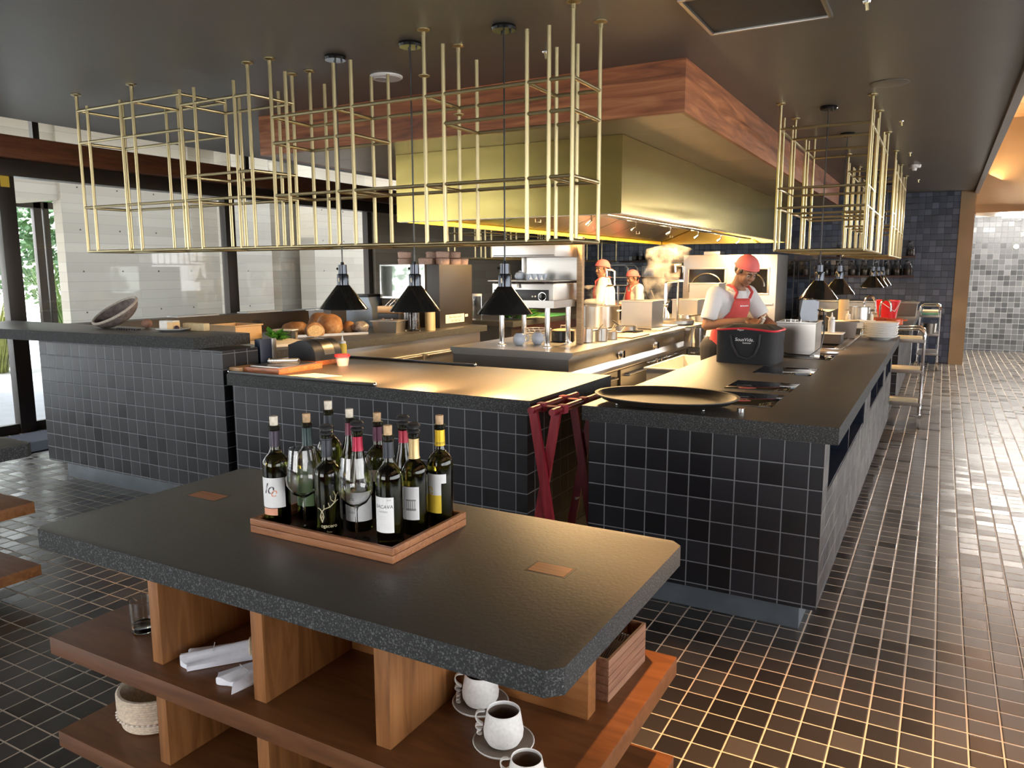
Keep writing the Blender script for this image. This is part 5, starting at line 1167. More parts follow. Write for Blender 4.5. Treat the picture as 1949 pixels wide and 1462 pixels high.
MB().lathe([(0, 0.007), (0.0825, 0.0205), (0.08, 0.22), (0, 0.235)], seg=22).build('grains', M('brown_grains', (0.26, 0.14, 0.06), 0.8, 0, 0.7, 70, 0.8, 90), t)
t = thing('gold_canister', 'tall pale gold canister between grain jar and cabinet', 'canister', (-4.74, 6.72, zd))
MB().lathe([(0, 0), (0.055, 0), (0.055, 0.255), (0, 0.255)], seg=24).build('body', M('pale_gold', (0.66, 0.52, 0.28), 0.35, 0.5), t); MB().lathe([(0, 0.2555), (0.057, 0.2555), (0.057, 0.285), (0, 0.285)], seg=24).build('lid', WHITEP, t)
t = thing('storage_jar', 'small pale jar on the worktop right of the black cabinet', 'jar', (-5.25, 8.5, zd)); MB().lathe([(0, 0), (0.06, 0), (0.06, 0.3), (0, 0.3)], seg=18).build('body', JG, t); MB().lathe([(0, 0.3005), (0.063, 0.3005), (0.063, 0.33), (0, 0.33)], seg=18).build('lid', WHITEP, t)
# ================================================================== ON THE MIDDLE COUNTER
zb = 0.9205
def board(name, label, x0, x1, y0, y1, z, h, mat): b = MB(((x0 + x1) / 2, (y0 + y1) / 2, z)); b.box(x0, x1, y0, y1, z, z + h, 0.004); return tag(b.build(name, mat), label, 'board')
board('serving_board', 'orange brown wooden board under the metal grater tray', -3.80, -3.50, 3.36, 3.74, zb, 0.032, ORANGEWOOD)
board('serving_board', 'wooden board under the black roll top bin', -3.83, -3.60, 3.78, 4.06, zb, 0.032, ORANGEWOOD)
board('pale_block', 'small pale wooden block at the counter corner by the bar panel', -3.90, -3.81, 3.33, 3.52, zb, 0.028, PALEWOOD)
t = thing('grater_tray', 'dark metal tray with a coiled spring strip on the wooden board', 'tray', (-3.65, 3.55, zb + 0.0325))
MB().box(-0.13, 0.13, -0.16, 0.16, 0, 0.008, 0.002).build('plate', STEELD, t)
m = MB(); m.tube([(-0.08 + 0.16 * k / 160, -0.05 + 0.1 * k / 160 + 0.016 * math.sin(k * 0.9), 0.026 + 0.016 * math.cos(k * 0.9)) for k in range(161)], 0.0022, 5); m.build('coil', CHROME, t)
t = thing('bread_bin', 'black roll top bin on the wooden board at the middle counter', 'bin', (-3.72, 3.92, zb + 0.0325))
pr = [(-0.13, 0.0), (0.115, 0.0)] + [(0.115 * math.cos(a) if a < PI / 2 else 0.13 * math.cos(a) * (1 if a < 2.3 else 1), 0.135 * math.sin(a) ** 0.8) for a in [PI * k / 18 for k in range(1, 13)]] + [(-0.13, 0.10)]
MB().extr(pr, 'y', -0.13, 0.13).build('body', GREYP, t)
pr2 = [(p[0] * 1.015, p[1] * 1.02 + 0.001) for p in pr[2:13]]
st = MB(); st.poly([(p[0], y, p[1]) for y in (-0.04, 0.06) for p in pr2], [(i, i + 1, 11 + i + 1, 11 + i) for i in range(10)]); st.build('steel_lid', STEELD, t, recalc=False)
text('lettering', 'TNA', 0.04, WHITEP, t, (0.02, 0.01, 0.1405), (0, 0.12, 0.2), 0.0005)
def squeeze(label, x, y, z, h, col, group=None, r=0.028):
    t = thing('squeeze_bottle', label, 'squeeze bottle', (x, y, z), 0, group)
    MB().lathe([(0, 0), (r, 0), (r, h * 0.62), (r * 0.7, h * 0.68), (0, h * 0.68)], seg=20).build('body', col, t); MB().lathe([(0, h * 0.681), (r * 0.85, h * 0.681), (r * 0.85, h * 0.76), (r * 0.3, h * 0.8), (r * 0.1, h), (0, h)], seg=16).build('nozzle_cap', WHITEP, t)
squeeze('yellow squeeze bottle standing behind the black bin', -3.66, 4.12, zb, 0.18, M('mustard', (0.80, 0.55, 0.06), 0.4))
t = thing('plastic_tub', 'small clear tub with red lid on the middle counter', 'tub', (-3.47, 3.90, zb))
MB().lathe([(0, 0), (0.036, 0), (0.046, 0.06), (0, 0.06)], seg=24).build('tub', M('tub_pink', (0.72, 0.55, 0.52), 0.3), t); MB().lathe([(0, 0.0605), (0.052, 0.0605), (0.052, 0.076), (0, 0.079)], seg=24).build('lid', M('red_lid', (0.75, 0.04, 0.05), 0.35), t)
b = MB((-3.26, 3.46, zb)); b.prism([(-3.43, 3.36), (-3.20, 3.37), (-3.12, 3.50), (-3.36, 3.52)], zb, zb + 0.0012); tag(b.build('paper_sheet', paper('cream_paper', (0.82, 0.72, 0.52))), 'cream paper sheet lying beside the wooden board', 'paper')
for lab, x0, x1, y in (('black rail along the front edge of the middle counter', -3.83, -2.69, 3.275), ('black rail along the back edge of the middle counter', -3.80, -2.67, 4.285)):
    t = thing('order_rail', lab, 'order rail', ((x0 + x1) / 2, y, zb), 0, 'order rails on the middle counter'); L_ = (x1 - x0) / 2
    MB().box(-L_, L_, -0.012, 0.012, 0, 0.016, 0.003).build('bar', BLACK, t)
    for s in (-1, 1): MB().ball((s * (L_ + 0.004), 0, 0.010), 0.0115, 12).build('end_cap', CHROME, t)
# folding tray stand
t = thing('folding_tray_stand', 'dark red folding wooden tray stand between the two counters', 'tray stand', (-1.585, 3.36, 0))
MAR = wood('maroon_wood', (0.13, 0.006, 0.012), (0.20, 0.012, 0.022), (0.28, 0.03, 0.04), 0.3, 1, (8, 8, 1))
for y in (-0.20, 0.24):
    for s in (-1, 1):
        lg = MB(); d_ = 0.05; a = Vector((s * 0.055, y + (0.012 if s > 0 else -0.012), 0.895)); b_ = Vector((-s * 0.10, y + (0.012 if s > 0 else -0.012), 0.0)); w = Vector((0.022, 0, 0)); q = Vector((0, 0.009, 0))
        lg.poly([a - w - q, a + w - q, a + w + q, a - w + q, b_ - w - q, b_ + w - q, b_ + w + q, b_ - w + q], [(0, 1, 2, 3), (7, 6, 5, 4), (0, 4, 5, 1), (1, 5, 6, 2), (2, 6, 7, 3), (3, 7, 4, 0)])
        lg.build('leg', MAR, t)
    MB().tube([(-0.03, y - 0.024, 0.33), (0.03, y - 0.024, 0.33)], 0.001, 4) if False else None
    MB().lathe([(0, -0.026), (0.008, -0.026), (0.008, 0.026), (0, 0.026)], (-0.024, y, 0.36), 10, mtx=Matrix.Rotation(PI / 2, 3, 'X')).build('pivot', CHROME, t)
for s in (-1, 1):
    tr = MB().tube([(s * 0.055, -0.24, 0.90), (s * 0.055, 0.28, 0.90)], 0.017, 12).build('top_rail', MAR, t)
    for y in (-0.12, 0.12): MB().box(s * 0.055 - 0.02, s * 0.055 + 0.02, y - 0.022, y + 0.022, 0.878, 0.921, 0.006).build('strap', M('strap_red', (0.30, 0.03, 0.05), 0.7), tr)
for y in (-0.12, 0.12): MB().box(-0.04, 0.04, y - 0.02, y + 0.02, 0.905, 0.908).build('strap_band', M('strap_red', (0.3, 0.03, 0.05), 0.7), t)
MB().box(-0.10, -0.08, -0.2, 0.24, 0.14, 0.18, 0.003).build('cross_bar', MAR, t)
MB().box(0.075, 0.095, -0.2, 0.24, 0.14, 0.18, 0.003).build('cross_bar', MAR, t)
# ================================================================== ON THE LEFT BAR TOP
zc = 1.1305
t = thing('palm_bowl', 'round dark woven bowl tipped on its side on the left bar top', 'bowl', (-5.42, 3.60, zc))
mt = Vector((-0.10, -0.465, 0.75)).to_track_quat('Z', 'Y').to_matrix(); R_ = 0.175
pr = [(R_ * math.sin(PI / 2 * i / 10), -0.10 * math.cos(PI / 2 * i / 10)) for i in range(11)] + [((R_ - 0.015) * math.sin(PI / 2 * i / 10), -0.086 * math.cos(PI / 2 * i / 10)) for i in range(10, -1, -1)]
pr[0] = (0, pr[0][1]); pr[-1] = (0, pr[-1][1])
m = MB().lathe(pr, (0, 0, 0), 32, mtx=mt); zmin = min(v.co.z for v in m.bm.verts)
for v in m.bm.verts: v.co.z -= zmin
m.build('shell', M('dark_palm', (0.16, 0.13, 0.12), 0.8, 0, 0.4, 30, 0.5, 100), t)
m = MB(); rp_ = [mt @ Vector((R_ * math.cos(a), R_ * math.sin(a), 0)) for a in [2 * PI * k / 32 for k in range(32)]]
m.tube([(p.x, p.y, p.z - zmin + 0.001) for p in rp_], 0.010, 8, closed=True); m.build('rim', M('pale_palm', (0.50, 0.44, 0.38), 0.8, 0, 0.2, 80), t)
t = thing('dark_comb', 'dark comb shaped utensil lying before the tipped bowl', 'utensil', (-5.12, 3.50, zc), 0.1)
m = MB().box(-0.11, 0.11, -0.008, 0.008, 0, 0.012)
for k in range(9): m.box(-0.105 + k * 0.025, -0.095 + k * 0.025, -0.03, -0.008, 0, 0.009)
m.build('body', BLACK, t)
t = thing('cake_plate', 'white plate under the cake slice on the left bar top', 'plate', (-4.72, 3.56, zc))
MB().lathe([(0, 0), (0.07, 0), (0.115, 0.018), (0.113, 0.021), (0.068, 0.006), (0, 0.005)], seg=32).build('dish', WHITE, t)
t = thing('cake_slice', 'white iced sponge cake slice on the white plate', 'cake', (-4.73, 3.555, zc + 0.0065), 0.15)
MB().box(-0.075, 0.05, -0.035, 0.035, 0, 0.07, 0.012).build('icing', M('icing', (0.82, 0.80, 0.76), 0.6, 0, 0.05, 30, 0.3, 40), t); MB().box(0.0, 0.053, -0.037, 0.03, 0.005, 0.06, 0.004).build('sponge', M('sponge', (0.80, 0.55, 0.28), 0.8), t)
b = MB((-4.62, 3.56, zc)); b.ball((-4.645, 3.535, zc + 0.026), 0.018, 12); tag(b.build('blackberry', M('berry', (0.03, 0.008, 0.02), 0.4, 0, 0.2, 10, 0.8, 200)), 'dark berry on the white plate beside the cake', 'berry')
t = thing('bread_block', 'long pale cake block behind the white plate', 'cake', (-4.66, 3.67, zc), 0.05); MB().box(-0.06, 0.15, -0.028, 0.028, 0, 0.055, 0.01).build('block', M('pale_cake', (0.66, 0.52, 0.30), 0.8, 0, 0.15, 30), t)
t = thing('clay_bell', 'small brown clay ball behind the tipped bowl', 'clay ball', (-5.14, 3.66, zc)); MB().ball((0, 0, 0.035), 0.035, 16, (1.2, 1, 1)).build('body', M('clay_brown', (0.30, 0.16, 0.11), 0.7), t)
# ================================================================== ON THE RIGHT COUNTER
za = 0.9225
HOB = M('hob_glass', (0.004, 0.004, 0.005), 0.03)
for i, (lab, y0, y1) in enumerate((('nearest flush black glass hob, beside the oval tray', 3.60, 3.98), ('second flush black glass hob with the mirrored lettering', 4.10, 4.42), ('third flush black glass hob before the black bag', 4.80, 5.15), ('farthest flush black glass hob under the steel bath', 5.72, 6.30))):
    b = MB((-0.82, (y0 + y1) / 2, za)); b.box(-0.985, -0.648, y0, y1, za - 0.0003, za + 0.0022, 0.0008); tag(b.build('glass_hob', HOB), lab, 'hob', 'flush hobs on the right counter')
t = thing('oval_tray', 'large black oval serving tray on the right counter corner', 'tray', (-1.10, 3.455, za + 0.012), math.radians(4))
MB().lathe([(0, 0.0), (0.25, 0.0), (0.305, 0.012), (0.325, 0.030), (0.338, 0.033), (0.338, 0.037), (0.322, 0.036), (0.30, 0.018), (0.25, 0.006), (0, 0.006)], seg=56, sx=1.0, sy=0.78).build('body', M('tray_black', (0.014, 0.012, 0.011), 0.5), t)
t2_ = MB()
for x, y in ((-0.2, -0.12), (0.2, -0.12), (-0.2, 0.12), (0.2, 0.12)): t2_.ball((x, y, -0.006), 0.006, 10)
t2_.build('foot', CHROME, t)
b = MB((-0.755, 3.50, za)); b.lathe([(0, 0), (0.016, 0), (0.016, 0.018), (0, 0.02)], (-0.745, 3.42, za), 16); tag(b.build('metal_cap', CHROME), 'tiny shiny metal cap beside the oval tray', 'cap')
o = (-1.13, 5.40, za); t = thing('insulated_bag', 'black insulated bag with red zip on the right counter', 'bag', o, math.radians(-3))
BAGM = M('bag_fabric', (0.010, 0.011, 0.014), 0.8, 0, 0.2, 6, 0.6, 14)
m = MB(); n = 12; vs = []; 
for k, z in enumerate((0.0, 0.06, 0.12, 0.18, 0.225)):
    for i in range(48):
        a = 2 * PI * i / 48; ca, sa = math.cos(a), math.sin(a); e = 0.35
        x = 0.203 * (abs(ca) ** e) * (1 if ca > 0 else -1); y = 0.165 * (abs(sa) ** e) * (1 if sa > 0 else -1)
        x += 0.006 * noise.noise(Vector((x * 9, y * 9, z * 14))); y += 0.007 * noise.noise(Vector((x * 9 + 4, y * 9, z * 14)))
        vs.append((x, y, z))
fs = [(k * 48 + i, k * 48 + (i + 1) % 48, (k + 1) * 48 + (i + 1) % 48, (k + 1) * 48 + i) for k in range(4) for i in range(48)] + [tuple(range(48))[::-1]]
m.poly(vs, fs); m.build('body', BAGM, t)
m = MB(); rim = vs[-48:]; top_ = [(x * 1.0, y * 1.0, 0.2255) for x, y, z in rim]; mid_ = [(x * 0.7, y * 0.6, 0.252 + 0.004 * math.sin(i)) for i, (x, y, z) in enumerate(rim)]
m.poly(top_ + mid_ + [(0, 0, 0.258)], [(i, (i + 1) % 48, 48 + (i + 1) % 48, 48 + i) for i in range(48)] + [(48 + i, 48 + (i + 1) % 48, 96) for i in range(48)]); m.build('top_flap', BAGM, t)
m = MB(); m.tube([(x * 1.008, y * 1.008, 0.229 + 0.008 * math.cos(x * 14)) for x, y, z in rim], 0.0075, 6, closed=True); m.build('red_zip', M('zip_red', (0.55, 0.03, 0.05), 0.5), t)
m = MB(); ym = -0.171
m.tube([(-0.09, ym, 0.19), (-0.075, ym, 0.12), (-0.03, ym - 0.004, 0.05), (0.03, ym - 0.006, 0.035), (0.075, ym - 0.004, 0.06), (0.10, ym, 0.13), (0.105, ym, 0.20)], 0.008, 8); m.build('carry_strap', M('strap_black', (0.02, 0.02, 0.023), 0.7), t)
WI = M('white_print', (0.80, 0.80, 0.80), 0.6)
text('lettering', 'SousVide.', 0.032, WI, t, (0.005, -0.1735, 0.162), (PI / 2, 0, 0), 0.0006, shear=0.15); text('lettering', 'hummer', 0.017, WI, t, (0.022, -0.1735, 0.141), (PI / 2, 0, 0), 0.0006, shear=0.2)
text('zip_lettering', 'Pepper', 0.016, WI, t, (-0.02, -0.181, 0.228), (PI / 2, 0, 0), 0.0006, shear=0.2)
t = steelbox('water_bath', 'steel water bath pot right of the black bag', 'water bath', -1.055, -0.785, 5.95, 6.27, za + 0.0025, 1.155, STEEL, 0.008)
for x in (-0.06, 0.01): MB().tube([(x - 0.02, -0.165, 0.235), (x - 0.02, -0.165, 0.262), (x + 0.02, -0.165, 0.262), (x + 0.02, -0.165, 0.235)], 0.003, 6).build('wire_handle', CHROME, t)
t = thing('immersion_circulator', 'grey blue immersion circulator standing in the steel water bath', 'cooking device', (-0.855, 6.08, 1.172))
MB().box(-0.065, -0.02, -0.055, 0.055, 0.0, 0.155, 0.008).build('rear_housing', BLACK, t)
MB().extr([(-0.045, 0.0), (0.055, 0.0), (0.06, 0.145), (0.045, 0.155), (-0.04, 0.155), (-0.055, 0.05)], 'y', -0.057, 0.053).build('housing', M('circulator_grey', (0.34, 0.39, 0.46), 0.35, 0.2), t); MB().lathe([(0, 0.1555), (0.03, 0.1555), (0.02, 0.166), (0, 0.167)], seg=16).build('knob', CHROME, t)
MB().tube([(-0.0, 0, 0), (0, 0, -0.2)], 0.022, 12).build('heater_tube', CHROME, t)
MB().tube([(0.058, 0.01, 0.08), (0.10, 0.0, 0.07), (0.12, -0.05, -0.05), (0.11, -0.12, -0.19), (0.05, -0.22, -0.24), (-0.10, -0.19, -0.238), (-0.2, -0.21, -0.21), (-0.24, -0.2, -0.215)], 0.0055, 8).build('power_cord', BLACK, t)
# recessed steel well with containers
t = thing('recessed_well', 'recessed steel trough with containers in the right counter', 'sink', (-0.78, 7.25, za))
m = MB()
for a in ((-0.20, 0.14, -0.75, -0.73), (-0.20, 0.14, 0.66, 0.68), (-0.20, -0.18, -0.73, 0.66), (0.06, 0.08, -0.73, 0.66), (0.12, 0.14, -0.73, 0.66)): m.box(*a, 0.0, 0.008, 0.002)
m.build('frame', CHROME, t); MB().box(-0.18, 0.06, -0.73, 0.66, 0.0, 0.002).build('dark_well', BLACKG, t); MB().box(0.08, 0.12, -0.73, 0.66, 0.0, 0.002).build('drain_channel', STEELD, t)
zw = za + 0.0085
t = thing('black_tub', 'black ribbed tub of small bottles on the steel trough', 'tub', (-0.80, 7.0, zw))
MB().box(-0.11, 0.09, -0.09, 0.09, 0, 0.08, 0.006).build('tub', GREYP, t); MB().box(-0.12, 0.10, -0.10, 0.10, 0.0805, 0.088, 0.002).build('rim', WHITEP, t)
squeeze('clear squeeze bottle standing on the black tub', -0.80, 7.0, zw + 0.0885, 0.17, M('clear_plastic_body', (0.62, 0.64, 0.65), 0.3))
gn('deep steel food pan behind the black tub', -0.76, 7.66, zw, 0.10, 0.10, 0.14, 0.1, False)
gn('clear grey food box left of the squeeze bottle', -1.05, 7.30, za, 0.085, 0.085, 0.13, 0, True, M('grey_clear', (0.5, 0.52, 0.54), 0.25))
t = thing('stick_blender', 'black tall coffee grinder shaped blender behind the squeeze bottle', 'blender', (-1.02, 8.0, za))
MB().lathe([(0, 0), (0.05, 0), (0.045, 0.02), (0.038, 0.10), (0.05, 0.19), (0, 0.19)], seg=20).build('jug', BLACKG, t); MB().lathe([(0, 0.1905), (0.058, 0.1905), (0.052, 0.22), (0.02, 0.235), (0.012, 0.255), (0, 0.255)], seg=20).build('lid', BLACK, t); MB().tube([(0.045, 0, 0.18), (0.085, 0, 0.16), (0.075, 0, 0.06), (0.042, 0, 0.05)], 0.008, 8).build('handle', BLACK, t)
pn = ['bottom plate of the white plate stack', 'top plate of the white stack, yellowish in the light']; p0 = None
for k in range(14):
    lb = pn[0] if k == 0 else pn[1] if k == 13 else ['second', 'third', 'fourth', 'fifth', 'sixth', 'seventh', 'eighth', 'ninth', 'tenth', 'eleventh', 'twelfth', 'thirteenth'][k - 1] + ' plate from the bottom of the white stack'
    x, y = -0.462 + 0.004 * math.sin(k * 2.1), 7.62 + 0.004 * math.cos(k * 1.7)
    if p0 is None:
        p0 = thing('dinner_plate', lb, 'plate', (x, y, za), 0, 'stack of white plates'); MB().lathe([(0, 0.004), (0.075, 0.0), (0.082, 0.004), (0.09, 0.012), (0.14, 0.03), (0.145, 0.033), (0.143, 0.0355), (0.088, 0.0175), (0, 0.013)], seg=40).build('dish', WHITE, p0)
    else: dup(p0, (x, y, za + k * 0.0096), None, lb)
# things on the far counter
zf = 0.9225
t = thing('red_bucket', 'red plastic bucket with white handle on the far worktop', 'bucket', (-0.60, 11.0, zf))
MB().lathe([(0, 0), (0.105, 0), (0.14, 0.22), (0.15, 0.225), (0.15, 0.235), (0.135, 0.235), (0.10, 0.012), (0, 0.01)], seg=30).build('body', M('bucket_red', (0.75, 0.02, 0.025), 0.35), t); MB().tube([(-0.145, 0, 0.22), (-0.05, -0.15, 0.20), (0.09, -0.17, 0.10), (0.145, -0.02, 0.21)], 0.005, 8).build('handle', WHITEP, t)
gn('large steel food pan with pale lid right of the red bucket', -0.40, 11.9, zf, 0.12, 0.26, 0.17, 0.0, True)
for lab, x, y in (('left orange red pot handle dish on the far worktop', -0.62, 9.9), ('right orange red pot dish on the far worktop', -0.45, 9.75)): pot('red_casserole', lab, 'pot', x, y, zf, 0.085, 0.07, M('orange_enamel', (0.55, 0.10, 0.03), 0.3), 1, None, None, 0, 'orange red dishes')
pot('stock_pot', 'dented steel pot behind the plate stack', 'pot', -0.80, 9.5, zf, 0.11, 0.21, STEEL, 1)
t = thing('paper_roll', 'tall beige paper roll standing behind the plate stack', 'paper roll', (-1.05, 10.3, zf)); MB().lathe([(0.02, 0), (0.06, 0), (0.06, 0.26), (0.02, 0.26), (0.02, 0)], seg=24).build('roll', M('beige_roll', (0.72, 0.52, 0.30), 0.8), t); MB().lathe([(0, 0.0), (0.0195, 0.0), (0.0195, 0.262), (0, 0.262)], seg=14).build('core', M('core_brown', (0.35, 0.22, 0.1), 0.8), t)
for lab, x, y, h in (('taller curved chrome tap over the far counter', -0.78, 9.75, 0.33), ('lower curved chrome tap behind the taller one', -0.66, 10.6, 0.26)):
    t = thing('curved_tap', lab, 'tap', (x, y, zf), 0, 'curved taps on the far counter'); MB().lathe([(0, 0), (0.03, 0), (0.03, 0.015), (0.018, 0.03), (0, 0.03)], seg=16).build('base', CHROME, t)
    MB().tube([(0, 0, 0.02), (0, 0, h * 0.65)] + [(0.06 - 0.06 * math.cos(a), 0, h * 0.65 + h * 0.33 * math.sin(a)) for a in [PI * k / 10 for k in range(1, 11)]] + [(0.12, 0, h * 0.42)], 0.013, 10).build('spout', CHROME, t)
for i, (x, y) in enumerate(((-0.90, 9.35), (-0.68, 9.5), (-0.95, 10.0))):
    squeeze(['pale squeeze bottle left of the dented pot', 'pale squeeze bottle right of the dented pot', 'pale squeeze bottle beneath the curved tap'][i], x, y, zf, 0.17, M('cream_sauce', (0.72, 0.62, 0.48), 0.4), 'pale squeeze bottles on the far counter')
gn('white lidded container at the near end of the far worktop', -0.75, 9.13, zf, 0.12, 0.08, 0.07, 0, True, WHITEP)
# service trolleys
def trolley(label, x, y, sx, sy, zs, htop, load):
    t = thing('service_trolley', label, 'trolley', (x, y, 0))
    for dx in (-sx, sx):
        for dy in (-sy, sy):
            MB().tube([(dx, dy, 0.14), (dx, dy, htop)], 0.0125, 10).build('post', CHROME, t)
            w = MB().tube([(dx - 0.014, dy, 0.058), (dx + 0.014, dy, 0.058)], 0.057, 20).build('wheel', M('caster_rubber', (0.22, 0.21, 0.20), 0.5), t)
            MB().tube([(dx - 0.017, dy, 0.058), (dx + 0.017, dy, 0.058)], 0.03, 14).build('hub', M('hub_grey', (0.65, 0.63, 0.6), 0.4), w)
            MB().box(dx - 0.022, dx - 0.018, dy - 0.02, dy + 0.02, 0.05, 0.135).box(dx + 0.018, dx + 0.022, dy - 0.02, dy + 0.02, 0.05, 0.135).box(dx - 0.022, dx + 0.022, dy - 0.025, dy + 0.025, 0.12, 0.14).build('fork', CHROME, w)
    for s in (-sy, sy): MB().tube([(-sx, s, htop), (-sx + 0.01, s, htop + 0.05), (-sx + 0.05, s, htop + 0.075), (sx - 0.05, s, htop + 0.075), (sx - 0.01, s, htop + 0.05), (sx, s, htop)], 0.0125, 10).build('push_handle', CHROME, t)
    for z in zs:
        sh = MB().box(-sx, sx, -sy, sy, z, z + 0.006).box(-sx - 0.012, sx + 0.012, -sy - 0.012, -sy + 0.004, z - 0.012, z + 0.022, 0.003).box(-sx - 0.012, sx + 0.012, sy - 0.004, sy + 0.012, z - 0.012, z + 0.022, 0.003).box(-sx - 0.012, -sx + 0.004, -sy, sy, z - 0.012, z + 0.022, 0.003).box(sx - 0.004, sx + 0.012, -sy, sy, z - 0.012, z + 0.022, 0.003).build('shelf', STEEL, t)
    return t
trolley('near chrome service trolley parked in the gap between the right counters', -0.40, 8.58, 0.28, 0.20, (0.235, 0.555, 0.855), 0.90, None)
trolley('far chrome service trolley by the tiled back wall', -0.14, 13.75, 0.14, 0.35, (0.25, 0.545, 0.83), 0.93, None)
for lab, z in (('pale cutlery bundle on the top trolley shelf', 0.862), ('pale brush on the middle trolley shelf', 0.562), ('pale brush on the lowest trolley shelf', 0.242)):
    b = MB((-0.27, 8.5, z)); b.box(-0.42, -0.14, 8.44, 8.54, z, z + 0.04, 0.012); tag(b.build('folded_cloth', M('cream_cloth', (0.72, 0.62, 0.40), 0.7)), lab.replace('cutlery bundle', 'cloth bundle').replace('brush', 'cloth roll'), 'cloth', 'cloths on the near trolley')
for i, (c, lab) in enumerate((((0.70, 0.62, 0.42), 'cream board lying on the far trolley, top one'), ((0.16, 0.45, 0.34), 'green board lying on the far trolley under the cream one'), ((0.05, 0.20, 0.24), 'dark teal board lowest on the far trolley'))):
    z = 0.8365 + (2 - i) * 0.026; b = MB((-0.14, 13.7, z)); b.box(-0.25, -0.03, 13.45, 14.0, z, z + 0.025, 0.004); tag(b.build('colour_board', M('board_%d' % i, c, 0.5)), lab, 'board', 'boards on the far trolley')
b = MB((-0.14, 13.75, 0.5515)); b.lathe([(0, 0), (0.10, 0), (0.11, 0.16), (0, 0.16)], (-0.14, 13.7, 0.5515), 20); tag(b.build('steel_tub', STEELD), 'dark steel tub on the middle shelf of the far trolley', 'tub')
# steam rising from the pots
SM = bpy.data.materials.new('steam'); SM.use_nodes = True; nt = SM.node_tree; nt.nodes.remove(nt.nodes['Principled BSDF'])
vs_ = nt.nodes.new('ShaderNodeVolumePrincipled'); vs_.inputs['Color'].default_value = (0.95, 0.93, 0.9, 1)
nf = nz(nt, 6.0, 5, dist=0.6); mr = nt.nodes.new('ShaderNodeMapRange'); mr.inputs[1].default_value = 0.46; mr.inputs[2].default_value = 0.72; mr.inputs[3].default_value = 0.0; mr.inputs[4].default_value = 4.5
nt.links.new(nf, mr.inputs[0]); nt.links.new(mr.outputs[0], vs_.inputs['Density']); nt.links.new(vs_.outputs[0], nt.nodes['Material Output'].inputs['Volume'])
def steam(label, x, y, z, r0, r1, h, lean):
    m = MB((x, y, z)); rows = 9
    m.lathe([(0, 0)] + [(r0 + (r1 - r0) * (i / rows) + 0.03 * math.sin(i * 1.9), 0.02 + h * i / rows) for i in range(rows)] + [(0, h)], (x, y, z), 20)
    for v in m.bm.verts: v.co.x += lean * max(0.0, (v.co.z - z) / h) ** 1.3
    o_ = m.build('steam', SM); tag(o_, label, 'steam'); o_['kind'] = 'stuff'
steam('thick steam cloud rising beside the tall double tap', -3.35, 9.9, 1.02, 0.16, 0.30, 0.88, 0.22)
steam('thin steam over the wide stock pot', -3.29, 7.93, 1.164, 0.14, 0.13, 0.22, -0.06)
# ================================================================== PEOPLE
SKIN = M('skin', (0.31, 0.155, 0.09), 0.55, 0, 0.08, 12)
SHIRT = M('white_cotton', (0.72, 0.73, 0.74), 0.85, 0, 0.04, 6, 0.5, 16)
COAT = M('cream_chef_coat', (0.74, 0.70, 0.62), 0.85, 0, 0.04, 6, 0.5, 16)
APR = M('red_apron', (0.62, 0.085, 0.08), 0.75, 0, 0.08, 8, 0.3, 40)
BAND = M('coral_bandana', (0.78, 0.17, 0.16), 0.75, 0, 0.08, 8, 0.3, 40)
HAIR = M('black_hair', (0.015, 0.011, 0.009), 0.5)
TROU = M('dark_trousers', (0.03, 0.03, 0.035), 0.8)
EYE = M('eye_white', (0.42, 0.38, 0.35), 0.6); IRIS = M('eye_dark', (0.03, 0.015, 0.01), 0.2)
def capsule(mb, pts, rs, seg=14):
    """round ended tapering limb"""
    pts = [Vector(p) for p in pts]
    mb.tube(pts, rs, seg)
    for p, r in zip(pts, rs): mb.ball(p, r, seg)
def remesh(o, vox, it=3):
    r = o.modifiers.new('skin', 'REMESH'); r.mode = 'VOXEL'; r.voxel_size = vox; r.use_smooth_shade = True
    s = o.modifiers.new('soft', 'SMOOTH'); s.factor = 0.5; s.iterations = it
def hand(mb, wrist, fwd, nrm, curl, thumb_side):
    """palm, four bent fingers of unequal length and a thumb leaving the side of the palm"""
    f = Vector(fwd).normalized(); n = Vector(nrm); n = (n - f * n.dot(f)).normalized(); s = f.cross(n) * thumb_side; w = Vector(wrist)
    for k in range(4):                                      # palm
        q = w + f * 0.005 + s * (0.027 - 0.018 * k); capsule(mb, [q, q + f * 0.075], [0.0125, 0.0115], 10)
    for k, L_ in enumerate((0.070, 0.080, 0.074, 0.058)):
        p = w + f * 0.082 + s * (0.029 - 0.0195 * k); d = f; pts = [p]; a = curl * (1 + 0.15 * k)
        for j, fr in enumerate((0.45, 0.32, 0.23)):
            d = (Matrix.Rotation(a * (0.8 if j == 0 else 1.0), 3, s) @ d) if thumb_side > 0 else (Matrix.Rotation(-a * (0.8 if j == 0 else 1.0), 3, s) @ d)
            pts.append(pts[-1] + d.normalized() * L_ * fr)
        capsule(mb, pts, [0.0092, 0.0086, 0.0078, 0.0066], 8)
    p = w + f * 0.018 + s * 0.034; d = (f * 0.55 + s * 0.75 - n * 0.25).normalized()
    capsule(mb, [p, p + d * 0.036, p + d * 0.036 + (f * 0.9 + s * 0.2 - n * 0.35).normalized() * 0.038], [0.0125, 0.0098, 0.0078], 8)
